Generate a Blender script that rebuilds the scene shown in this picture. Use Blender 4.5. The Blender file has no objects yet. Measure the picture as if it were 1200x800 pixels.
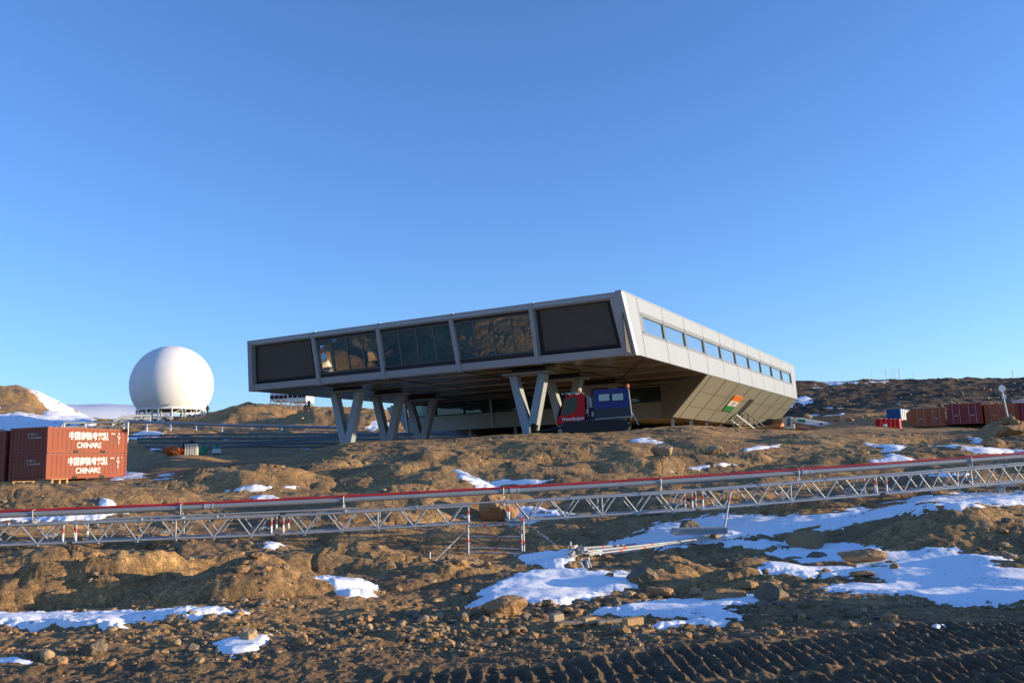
import bpy, math, random
import numpy as np
from mathutils import Vector, Matrix
random.seed(7)
SC = bpy.context.scene
COL = SC.collection
PI = math.pi
# ------------------------------------------------------------------ camera geometry (used to survey positions)
FP = 1010.0; PITCH = math.radians(8.43); ROLL = math.radians(1.69)
CAM = np.array([0.0, 0.0, 1.7])
Fv = np.array([0, math.cos(PITCH), math.sin(PITCH)])
_R = np.array([1.0, 0, 0]); _U = np.cross(_R, Fv)
Rv = _R*math.cos(ROLL) - _U*math.sin(ROLL)
Uv = _U*math.cos(ROLL) + _R*math.sin(ROLL)
def ray(x, y): return Fv + Rv*(x-600)/FP - Uv*(y-400)/FP
def atY(x, y, Y):
    d = ray(x, y); return CAM + d*(Y/d[1])
def hor(x): return 549.75 - 0.0296*(x-600)
def project(X, Y, Z):
    v0, v1, v2 = X-CAM[0], Y-CAM[1], Z-CAM[2]
    z = v0*Fv[0]+v1*Fv[1]+v2*Fv[2]
    z = np.where(z < .3, .3, z)
    return 600+FP*(v0*Rv[0]+v1*Rv[1]+v2*Rv[2])/z, 400-FP*(v0*Uv[0]+v1*Uv[1]+v2*Uv[2])/z
# ------------------------------------------------------------------ noise
_rng = np.random.RandomState(3)
_perm = np.concatenate([_rng.permutation(512)]*2)
_g = _rng.rand(512)*2*PI; _gx, _gy = np.cos(_g), np.sin(_g)
def noise(x, y, s=0):
    x = np.asarray(x, float)+s*17.31; y = np.asarray(y, float)-s*9.77
    xi = np.floor(x).astype(int); yi = np.floor(y).astype(int)
    xf = x-xi; yf = y-yi
    u = xf*xf*xf*(xf*(xf*6-15)+10); v = yf*yf*yf*(yf*(yf*6-15)+10)
    def gr(ix, iy, fx, fy):
        h = _perm[(_perm[ix & 511]+iy) & 511]
        return _gx[h]*fx+_gy[h]*fy
    a = gr(xi, yi, xf, yf); b = gr(xi+1, yi, xf-1, yf); c = gr(xi, yi+1, xf, yf-1); d = gr(xi+1, yi+1, xf-1, yf-1)
    return ((a*(1-u)+b*u)*(1-v)+(c*(1-u)+d*u)*v)*1.5
def fbm(x, y, n=4, s=0, gain=.5):
    t = 0; a = 1.0; f = 1.0
    for i in range(n):
        t = t+a*noise(x*f, y*f, s+i*3); a *= gain; f *= 2.03
    return t
def ridged(x, y, n=3, s=0):
    t = 0; a = 1.0; f = 1.0
    for i in range(n):
        t = t+a*(1-2*np.abs(noise(x*f, y*f, s+i*5))); a *= .5; f *= 2.1
    return t
_cell = _rng.rand(4096, 6)
def blocks(x, y, s=0):
    """broken bedrock: every cell is a tilted flat facet with its own height, parted by a narrow crack"""
    x = x+.16*noise(x*1.9, y*1.9, s+70)+.5*y; y = y+.12*noise(x*2.1, y*2.1, s+71)
    xi = np.floor(x).astype(int); yi = np.floor(y).astype(int)
    d1 = np.full(x.shape, 9.0); d2 = np.full(x.shape, 9.0); h = np.zeros(x.shape)
    for dx in (-1, 0, 1):
        for dy in (-1, 0, 1):
            c = _cell[(_perm[((xi+dx)*7+s*13) & 511]*8+_perm[(yi+dy+s*5) & 511]) & 4095]
            px = xi+dx+.12+.76*c[..., 0]; py = yi+dy+.12+.76*c[..., 1]
            ex = x-px; ey = y-py; d = np.hypot(ex, ey)
            hh = (c[..., 2]-.5)*1.2+ex*(c[..., 3]-.5)*1.5+ey*(c[..., 4]-.5)*1.1
            near = d < d1; d2 = np.where(near, d1, np.minimum(d2, d)); h = np.where(near, hh, h); d1 = np.where(near, d, d1)
    return h-.55*np.exp(-((d2-d1)/.07)**2)
def sstep(a, b, x):
    t = np.clip((x-a)/(b-a), 0, 1); return t*t*(3-2*t)
# ------------------------------------------------------------------ terrain table: per image column, (depth, image row) or (depth, None, height)
def Z(Y, z): return (Y, None, z)
TAB = {
0: [Z(3,0),Z(8,0),Z(11,0),(12.2,712),(13.5,684),(15,666),(16.5,660),(18,660),Z(20,-.2),(24,612),(27,600),(30,592),(34,579),Z(36,1.15),(40,575),(43,568),(45,566),(60,565),Z(90,3),Z(130,8),(180,457),(230,470)],
100:[Z(3,0),Z(8,0),Z(11,0),(12.5,712),(14,692),(16,667),(18,657),Z(21,-.1),(25,609),(28,599),(31,590),(34,582),(37,574),(40,569),(43,566),(60,561),Z(90,4),(120,501),(170,493),(230,497)],
200:[Z(3,0),Z(8,0),Z(11,0),(12.5,708),(14,684),(15.5,664),(18,656),Z(21,-.15),(25,614),(28,603),(31,592),(35,578),(40,568),(46,563),(52,553),(58,535),(62,533),Z(66,3.0),(90,522),(110,508),(130,496),(150,490),(180,496)],
300:[Z(3,0),Z(8,0),Z(10.5,0),(12,705),(13.5,678),(15,659),(16,656),(18,655),Z(21,-.3),(25,617),(29,600),(33,585),(37,572),(42,562),(48,548),(54,537),Z(60,2.3),(90,524),(105,510),(120,497),(135,475),(160,479)],
400:[Z(3,0),Z(8,0),Z(11,-.05),(12.5,702),(14,692),(16,672),(17.5,659),(18.5,656),Z(21,-.45),(25,620),(29,602),(32,585),(36,572),(41,550),(45,530),(48,519),(52,520),Z(60,3.4),Z(75,3.6),(90,526),(110,507),(130,479),(160,482)],
500:[Z(3,0),Z(8,0),Z(11,-.05),(13,700),(15,682),(17.5,664),(20,657),Z(22,-.6),(25,624),(28,602),(31,577),(34,562),(37,553),(41,540),(46,519),(50,516),Z(58,3.8),Z(75,3.9),Z(100,4.5),(120,498),(140,484),Z(170,9)],
600:[Z(3,0),Z(8,0),Z(10.5,-.02),(13.5,686),(16,671),(19,661),Z(22.5,-.64),(26,627),(29,602),(31,590),(34,572),(38,552),(42,535),(46,515),(49,508),Z(55,3.7),Z(75,3.9),Z(120,8),Z(160,13)],
700:[Z(3,0),Z(8,0),Z(10.5,-.02),(13.5,688),(17,667),(20,654),Z(22,-.5),(25,624),(29,600),(33,575),(37,560),(41,540),(45,520),(49,508),Z(54,3.7),Z(75,3.9),Z(120,8),Z(160,13)],
800:[Z(3,0),Z(8,0),Z(10.5,-.02),(12,705),(14,688),(17,665),(19.5,648),(22,630),(25,610),(29,590),(33,572),(37,555),(41,538),(46,515),(50,502),Z(56,4.15),Z(80,4.2),Z(120,8),Z(160,13)],
900:[Z(3,0),Z(8,0),Z(10.5,-.02),(12,694),(14,672),(17,648),(20,629),(23,612),(26,595),(29,578),(33,562),(37,548),(42,532),(48,511),(53,504),Z(60,3.75),Z(80,3.7),(100,493),(150,465),(190,447)],
1000:[Z(3,0),Z(8,0),Z(10.5,-.02),(12.5,686),(15,661),(18,640),(21,620),(24,603),(27,583),(30,568),(34,552),(38,540),(43,525),(50,512),(60,504),(80,493),(110,475),(150,458),(190,446)],
1100:[Z(3,0),Z(8,0),Z(10,-.02),(12,690),(14,670),(15.5,648),(17.5,625),(19,604),Z(21,.3),(23,594),(25,583),(28,565),(32,550),(37,535),(43,523),(50,509),(57,504),(66,503),(80,484),(110,465),(150,453),(190,444)],
1200:[Z(3,0),Z(8,0),Z(10,-.02),(12,683),(14,660),(16,640),(18,622),(20,600),(21.5,591),Z(24,.45),(27,565),(31,548),(36,532),(42,515),(47,500),(50,499),(56,506),(66,505),(80,478),(110,462),(150,450),(190,443)],
}
TH = []; PR = []
LR = np.linspace(math.log(1.0), math.log(6000.0), 700)
for px in sorted(TAB):
    t = (px-600)/FP
    rs, zs = [], []
    for k in TAB[px]:
        Y = k[0]
        if k[1] is None: X = t*Y*.99; z = k[2]
        else:
            p = atY(px, k[1], Y); X, z = p[0], p[2]
        rs.append(math.hypot(X, Y)); zs.append(z)
    zl = zs[-1]
    rs += [330, 600, 1500, 6000]; zs += [zl*.8, zl*.45, 2, 0]
    rs = [1.0]+rs; zs = [0.0]+zs
    PR.append(np.interp(LR, np.log(rs), zs)); TH.append(math.atan2(px-600, FP*1.02))
PR = np.array(PR); TH = np.array(TH)
# fine resample in azimuth with a smooth blend, then blur a little along both axes
THF = np.linspace(TH[0]-.02, TH[-1]+.02, 260)
PF = np.empty((260, 700))
idx = np.clip(np.searchsorted(TH, THF)-1, 0, len(TH)-2)
w = np.clip((THF-TH[idx])/(TH[idx+1]-TH[idx]), 0, 1); w = w*w*(3-2*w)
PF = PR[idx]*(1-w)[:, None]+PR[idx+1]*w[:, None]
ker = np.array([1, 2, 3, 4, 3, 2, 1.]); ker /= ker.sum()
PF = np.apply_along_axis(lambda a: np.convolve(np.pad(a, 3, 'edge'), ker, 'valid'), 1, PF)
def base_h(th, r):
    a = (np.clip(th, THF[0], THF[-1])-THF[0])/(THF[1]-THF[0]); b = (np.log(np.clip(r, 1.0, 5990))-LR[0])/(LR[1]-LR[0])
    i = np.clip(a.astype(int), 0, 258); j = np.clip(b.astype(int), 0, 698); fa = a-i; fb = b-j
    h = (PF[i, j]*(1-fa)+PF[i+1, j]*fa)*(1-fb)+(PF[i, j+1]*(1-fa)+PF[i+1, j+1]*fa)*fb
    back = sstep(1.0, 1.7, np.abs(th))               # behind the camera: gently rolling flats
    return h*(1-back)+back*np.minimum(h, .3)
# rounded rock backs: centre pixel, depth, half length, half width, height, heading in degrees
BUMPS = [(60,700,12.6,1.3,.55,.34,25),(140,688,13.4,1.6,.5,.36,30),(215,690,13.6,1.5,.55,.3,40),(290,700,12.8,1.8,.7,.36,20),(345,665,14.6,1.5,.6,.15,10),
 (30,665,15.5,1.5,.7,.3,15),(395,662,17.0,1.7,.7,.16,5),(120,668,15.6,1.6,.6,.22,20),
 (480,690,14.6,1.5,.8,.2,30),(560,676,15.0,1.0,.9,.2,50),(525,665,17,1.0,.6,.12,30),
 (660,660,18,1.2,.4,.25,5),(820,668,15.6,1.6,.8,.3,15),(790,655,17.6,1.4,.6,.2,5),(860,690,13.4,1.5,.5,.16,10),
 (60,590,31,5,2.0,.45,0),(180,578,35,6,2.2,.5,5),(290,575,35,3.4,1.6,.5,-10),(330,560,40,5,2,.5,15),(500,585,30,3.4,2.2,.55,10),(430,600,28,3,1.5,.4,0),
 (440,560,37,6,2.2,.5,15),(550,545,38,4,2,.4,0),(680,560,36,6,2,.45,5),(640,535,42,6,2,.4,0),(770,555,37,5,2,.35,5),(900,560,33,6,2,.4,8),
 (860,535,42,6,2.4,.35,5),(960,545,38,5,1.6,.45,5),(1060,545,35,5,1.8,.4,5),(1010,520,46,6,2,.4,5),(1110,525,40,4,1.5,.3,0),(1180,500,47,1.8,1.3,.45,0),
 (700,590,30,4,1.4,.4,5),(800,590,29,3.5,1.2,.35,5),(900,600,25,2.5,.9,.3,5),(1020,590,26,2.5,.9,.3,5),(1130,610,18,3.0,.9,.12,0),
 (30,470,175,12,10,1.5,0),(285,480,128,7,5,1.2,0),(370,484,120,6,4,1.0,0),(440,490,118,5,4,1.5,0)]
BW = []
for (px, py, Y, L, W, h, a) in BUMPS:
    X = (px-600)/FP*Y*.985+ (0.02*Y*0)
    BW.append((X, Y, L, W, h, math.radians(a)))
BW.append((10.3, 9.7, 2.3, 1.25, 1.3, .05)); BW.append((15.5, 12.2, 2.6, 1.2, 1.2, .1))   # unseen mounds added right of the frame to shade the foreground
def track_mask(X, Y):
    edge = 7.45+.29*(X+1.3)+.25*noise(X*.8, Y*.1, 40)
    m = sstep(.12, -.12, Y-edge)*sstep(-2.6, -1.4, X)
    lane = (edge-Y)
    gap = 1-sstep(.05, .0, np.abs(lane-1.15)-.06)*.8
    return m*gap*sstep(60, 20, np.abs(X)+Y)
def terrain(X, Y, fine=True):
    X = np.asarray(X, float); Y = np.asarray(Y, float)
    r = np.hypot(X, Y); th = np.arctan2(X, Y)
    z = base_h(th, r)
    wx = X+.5*fbm(X*.35, Y*.35, 2, 60); wy = Y+.5*fbm(X*.35, Y*.35, 2, 70)
    for (bx, by, L, W, h, a) in BW:
        ca, sa = math.cos(a), math.sin(a)
        sel = (np.abs(X-bx) < 1.6*L+1) & (np.abs(Y-by) < 1.6*L+1)
        if not sel.any(): continue
        dx = wx[sel]-bx if wx.shape else wx-bx; dy = wy[sel]-by if wx.shape else wy-by
        q = ((dx*ca+dy*sa)/L)**2+((-dx*sa+dy*ca)/W)**2
        add = h*np.clip(1-q, 0, 1)**.7*1.0
        z[sel] += add
    far = sstep(7, 12, r)
    amp1 = .05+.27*sstep(11.5, 16, r)+.08*sstep(26, 45, r)-.29*sstep(40,50,r)*sstep(95, 75, r)+.25*sstep(80, 160, r)
    z = z+amp1*((1-.6*sstep(22, 30, r))*fbm(X/4.2, Y/3.0, 3, 1)+.6*sstep(22, 30, r)*fbm(X/9, Y/4.5, 3, 2))
    # bedding: tilted, broken rock steps
    n2 = ridged(X/2.3+.3*Y, Y/1.3, 3, 11)
    z = z+(.012+.035*far*(1-.25*sstep(20, 26, r)))*n2
    bl = noise(X/3.1, Y/2.0, 33)
    if fine:
        rk = sstep(-.12, .18, noise(X/4.5, Y/3.2, 37))*sstep(11.3, 12.6, r)*sstep(75, 50, r)
        rk = rk*(.55+.45*sstep(-.2, .2, noise(X/1.6, Y/1.2, 38)))
        sc = 1+.9*sstep(20, 30, r)
        z = z+rk*((.085+.05*sstep(19, 16, r))*blocks(X/1.25, Y/.95, 3)+.022*blocks(X/.42, Y/.33, 5)*sstep(-.1, .25, noise(X/1.1, Y/1.1, 39)))
        z = z+far*(.011+.012*sstep(20, 26, r))*fbm(X/.5, Y/.4, 4, 21, .58)*sstep(70, 40, r)
        z = z+.02*fbm(X/.22, Y/.22, 3, 25)*sstep(30, 12, r)*(1+1.2*sstep(.0,.35,bl))
        z = z+.014*np.abs(noise(X/.07, Y/.07, 28))*sstep(13, 8, r)
        z = z+sstep(70, 120, r)*sstep(330,250,r)*(.13*ridged(X/7., Y/7., 3, 45)+.10*fbm(X/1.6,Y/1.6,2,47))
        tm = track_mask(X, Y)
        ph = (X+.045*Y+.02*noise(X*2, Y*2, 51))/.135
        saw = np.abs((ph % 1.0)-.5)*2
        rib = saw**1.3
        crumb = 1+.5*noise(X/.2, Y/.45, 55)+.28*fbm(X/.06, Y/.07, 2, 56)
        z = z+tm*(.048*rib*crumb*(.75+.5*noise(X*1.1,Y*.9,57))-.03)
    return z
def hgt(x, y): return float(terrain(np.array([x]), np.array([y]))[0])
def ground(px, py, Y0=5.5, Y1=400):
    """where the sight line through a pixel of the survey photograph meets the terrain"""
    d = ray(px, py); d = d/d[1]
    Ys = np.exp(np.linspace(math.log(Y0), math.log(Y1), 1600))
    P = CAM[None, :]+d[None, :]*Ys[:, None]
    hh = terrain(P[:, 0], P[:, 1])
    k = np.nonzero(P[:, 2] <= hh)[0]
    k = k[0] if len(k) else -1
    return Vector((P[k, 0], P[k, 1], float(hh[k])))
# ------------------------------------------------------------------ materials
def lin(c): return tuple(((v/12.92) if v <= .04045 else ((v+.055)/1.055)**2.4) for v in c)
def mat(name, col, rough=.6, metal=0, var=.12, scale=6, bump=0, bscale=30, spec=.5, dirt=None, dirtamt=.35, coat=0):
    m = bpy.data.materials.new(name); m.use_nodes = True
    nt = m.node_tree; N = nt.nodes; L = nt.links
    b = N['Principled BSDF']
    b.inputs['Roughness'].default_value = rough; b.inputs['Metallic'].default_value = metal
    b.inputs['Specular IOR Level'].default_value = spec; b.inputs['Coat Weight'].default_value = coat
    tc = N.new('ShaderNodeTexCoord'); no = N.new('ShaderNodeTexNoise')
    no.inputs['Scale'].default_value = scale; no.inputs['Detail'].default_value = 6; no.inputs['Roughness'].default_value = .6
    L.new(tc.outputs['Object'], no.inputs['Vector'])
    mx = N.new('ShaderNodeMix'); mx.data_type = 'RGBA'
    mx.inputs['A'].default_value = (*[c*(1-var) for c in col], 1); mx.inputs['B'].default_value = (*[min(1, c*(1+var)) for c in col], 1)
    L.new(no.outputs['Fac'], mx.inputs['Factor']); out = mx.outputs['Result']
    if dirt:
        n2 = N.new('ShaderNodeTexNoise'); n2.inputs['Scale'].default_value = scale*.45; n2.inputs['Detail'].default_value = 9; n2.inputs['Roughness'].default_value = .7
        L.new(tc.outputs['Object'], n2.inputs['Vector'])
        rp = N.new('ShaderNodeValToRGB'); rp.color_ramp.elements[0].position = .5; rp.color_ramp.elements[1].position = .72
        rp.color_ramp.elements[1].color = (dirtamt,)*3+(1,)
        L.new(n2.outputs['Fac'], rp.inputs['Fac'])
        m2 = N.new('ShaderNodeMix'); m2.data_type = 'RGBA'; m2.inputs['B'].default_value = (*dirt, 1)
        L.new(rp.outputs['Color'], m2.inputs['Factor']); L.new(out, m2.inputs['A']); out = m2.outputs['Result']
    L.new(out, b.inputs['Base Color'])
    if bump:
        n3 = N.new('ShaderNodeTexNoise'); n3.inputs['Scale'].default_value = bscale; n3.inputs['Detail'].default_value = 5
        L.new(tc.outputs['Object'], n3.inputs['Vector'])
        bp = N.new('ShaderNodeBump'); bp.inputs['Strength'].default_value = bump; bp.inputs['Distance'].default_value = .02
        L.new(n3.outputs['Fac'], bp.inputs['Height']); L.new(bp.outputs['Normal'], b.inputs['Normal'])
    return m
def glass(name, tint, refl=.25, rough=.03, trans=.5, diffuse_tint=None):
    m = bpy.data.materials.new(name); m.use_nodes = True
    nt = m.node_tree; N = nt.nodes; L = nt.links
    N.remove(N['Principled BSDF']); o = N['Material Output']
    gl = N.new('ShaderNodeBsdfGlossy'); gl.inputs['Roughness'].default_value = rough; gl.inputs['Color'].default_value = (.9, .93, .97, 1)
    tr = N.new('ShaderNodeBsdfTransparent'); tr.inputs['Color'].default_value = (*tint, 1)
    df = N.new('ShaderNodeBsdfDiffuse'); df.inputs['Color'].default_value = (*(diffuse_tint or [t*.35 for t in tint]), 1)
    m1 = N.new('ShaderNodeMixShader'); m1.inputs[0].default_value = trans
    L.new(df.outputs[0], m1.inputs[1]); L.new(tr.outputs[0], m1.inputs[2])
    fr = N.new('ShaderNodeFresnel'); fr.inputs['IOR'].default_value = 1.5
    ad = N.new('ShaderNodeMath'); ad.operation = 'ADD'; ad.inputs[1].default_value = refl; ad.use_clamp = True
    L.new(fr.outputs[0], ad.inputs[0])
    tc = N.new('ShaderNodeTexCoord'); no = N.new('ShaderNodeTexNoise'); no.inputs['Scale'].default_value = .5; no.inputs['Detail'].default_value = 1
    L.new(tc.outputs['Object'], no.inputs['Vector'])
    bp = N.new('ShaderNodeBump'); bp.inputs['Strength'].default_value = .35; bp.inputs['Distance'].default_value = .12
    L.new(no.outputs['Fac'], bp.inputs['Height']); L.new(bp.outputs['Normal'], gl.inputs['Normal'])
    mx = N.new('ShaderNodeMixShader'); L.new(ad.outputs[0], mx.inputs[0]); L.new(m1.outputs[0], mx.inputs[1]); L.new(gl.outputs[0], mx.inputs[2])
    L.new(mx.outputs[0], o.inputs['Surface'])
    return m
def ground_mat():
    m = bpy.data.materials.new('ground_soil_rock'); m.use_nodes = True
    nt = m.node_tree; N = nt.nodes; L = nt.links; b = N['Principled BSDF']
    b.inputs['Roughness'].default_value = .92; b.inputs['Specular IOR Level'].default_value = .25
    tc = N.new('ShaderNodeTexCoord')
    def tex(scale, detail, rough=.6, vec=None, kind='ShaderNodeTexNoise'):
        n = N.new(kind); n.inputs['Scale'].default_value = scale
        if kind == 'ShaderNodeTexNoise': n.inputs['Detail'].default_value = detail; n.inputs['Roughness'].default_value = rough
        L.new(vec or tc.outputs['Object'], n.inputs['Vector']); return n
    def ramp(src, stops):
        r = N.new('ShaderNodeValToRGB'); e = r.color_ramp.elements
        while len(e) < len(stops): e.new(.5)
        for k, (p, c) in enumerate(stops): e[k].position = p; e[k].color = (*c, 1) if len(c) == 3 else c
        L.new(src, r.inputs['Fac']); return r
    def mix(f, a, bb, bt='MIX'):
        x = N.new('ShaderNodeMix'); x.data_type = 'RGBA'; x.blend_type = bt
        if isinstance(f, float): x.inputs['Factor'].default_value = f
        else: L.new(f, x.inputs['Factor'])
        for s, v in (('A', a), ('B', bb)):
            if isinstance(v, tuple): x.inputs[s].default_value = (*v, 1)
            else: L.new(v, x.inputs[s])
        return x.outputs['Result']
    n1 = tex(.35, 8, .62); soil = ramp(n1.outputs['Fac'], [(.3, (.17, .11, .056)), (.5, (.36, .22, .10)), (.7, (.54, .34, .155))])
    n2 = tex(2.2, 10, .7); rockc = ramp(n2.outputs['Fac'], [(.3, (.12, .082, .048)), (.5, (.37, .225, .10)), (.72, (.62, .39, .18))])
    n3 = tex(.9, 6, .6); f3 = ramp(n3.outputs['Fac'], [(.42, (0, 0, 0)), (.56, (1, 1, 1))])
    c = mix(f3.outputs['Color'], soil.outputs['Color'], rockc.outputs['Color'])
    # lichen and dark gravel patches
    n4 = tex(5.5, 9, .75); f4 = ramp(n4.outputs['Fac'], [(.52, (0, 0, 0)), (.64, (.5, .5, .5))])
    c = mix(f4.outputs['Color'], c, (.115, .085, .055))
    n5 = tex(30, 3, .6); f5 = ramp(n5.outputs['Fac'], [(.36, (.45, .45, .46)), (.5, (1, 1, 1)), (.64, (1.7, 1.6, 1.45))])
    c = mix(.6, c, f5.outputs['Color'], 'MULTIPLY')
    nb = tex(11, 5, .65); fb = ramp(nb.outputs['Fac'], [(.36, (.5, .5, .52)), (.5, (1, 1, 1)), (.66, (1.45, 1.4, 1.3))]); c = mix(.5, c, fb.outputs['Color'], 'MULTIPLY')
    vg = tex(16, 0, kind='ShaderNodeTexVoronoi'); sv = N.new('ShaderNodeSeparateColor'); L.new(vg.outputs['Color'], sv.inputs[0]); gs = ramp(sv.outputs[0], [(.0, (.35, .36, .38)), (.22, (.8, .8, .8)), (.7, (1, 1, 1)), (1.0, (1.9, 1.8, 1.6))]); c = mix(.4, c, gs.outputs['Color'], 'MULTIPLY')
    at = N.new('ShaderNodeAttribute'); at.attribute_name = 'mud'
    sp = N.new('ShaderNodeSeparateColor'); L.new(at.outputs['Color'], sp.inputs[0])
    n6 = tex(7, 8, .7); mudc = ramp(n6.outputs['Fac'], [(.3, (.08, .057, .036)), (.55, (.17, .116, .068)), (.75, (.27, .18, .10))])
    c = mix(sp.outputs[0], c, mudc.outputs['Color'])
    n7 = tex(.28, 8, .7); farc = ramp(n7.outputs['Fac'], [(.38, (.03, .02, .014)), (.53, (.07, .04, .023)), (.7, (.20, .125, .065))])
    c = mix(sp.outputs[1], c, farc.outputs['Color'])
    L.new(c, b.inputs['Base Color'])
    # cracks in the bedrock and small grit as relief
    vo = tex(1.1, 0, kind='ShaderNodeTexVoronoi'); vo.feature = 'DISTANCE_TO_EDGE'
    wr = N.new('ShaderNodeMix'); wr.data_type = 'VECTOR'; wr.inputs['Factor'].default_value = .35
    L.new(tc.outputs['Object'], wr.inputs['A']); L.new(n3.outputs['Color'], wr.inputs['B']); L.new(wr.outputs['Result'], vo.inputs['Vector'])
    vr = ramp(vo.outputs['Distance'], [(.0, (0, 0, 0)), (.035, (1, 1, 1))])
    ad = N.new('ShaderNodeMath'); ad.operation = 'MULTIPLY_ADD'; ad.inputs[1].default_value = .5
    L.new(vr.outputs['Color'], ad.inputs[0])
    n8 = tex(14, 9, .72); L.new(n8.outputs['Fac'], ad.inputs[2])
    bp = N.new('ShaderNodeBump'); bp.inputs['Strength'].default_value = 1.0; bp.inputs['Distance'].default_value = .05
    L.new(ad.outputs[0], bp.inputs['Height'])
    n9 = tex(55, 4, .6); b2 = N.new('ShaderNodeBump'); b2.inputs['Strength'].default_value = .8; b2.inputs['Distance'].default_value = .018
    L.new(n9.outputs['Fac'], b2.inputs['Height']); L.new(bp.outputs['Normal'], b2.inputs['Normal'])
    L.new(b2.outputs['Normal'], b.inputs['Normal'])
    return m
def snow_mat():
    m = mat('snow', (.86, .88, .92), .6, 0, .03, 3, .5, 9, .4)
    nt = m.node_tree; N = nt.nodes; L = nt.links; b = N['Principled BSDF']
    src = b.inputs['Base Color'].links[0].from_socket; tc = N.new('ShaderNodeTexCoord')
    n = N.new('ShaderNodeTexNoise'); n.inputs['Scale'].default_value = 22; n.inputs['Detail'].default_value = 5; n.inputs['Roughness'].default_value = .7; L.new(tc.outputs['Object'], n.inputs['Vector'])
    n2 = N.new('ShaderNodeTexNoise'); n2.inputs['Scale'].default_value = 1.1; n2.inputs['Detail'].default_value = 5; L.new(tc.outputs['Object'], n2.inputs['Vector'])
    ad = N.new('ShaderNodeMath'); ad.operation = 'MULTIPLY_ADD'; ad.inputs[1].default_value = .45; L.new(n2.outputs['Fac'], ad.inputs[0]); L.new(n.outputs['Fac'], ad.inputs[2])
    r = N.new('ShaderNodeValToRGB'); r.color_ramp.elements[0].position = .86; r.color_ramp.elements[1].position = .95; L.new(ad.outputs[0], r.inputs['Fac'])
    x = N.new('ShaderNodeMix'); x.data_type = 'RGBA'; x.inputs['B'].default_value = (.22, .16, .10, 1); L.new(r.outputs['Color'], x.inputs['Factor']); L.new(src, x.inputs['A']); L.new(x.outputs['Result'], b.inputs['Base Color'])
    return m
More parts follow.
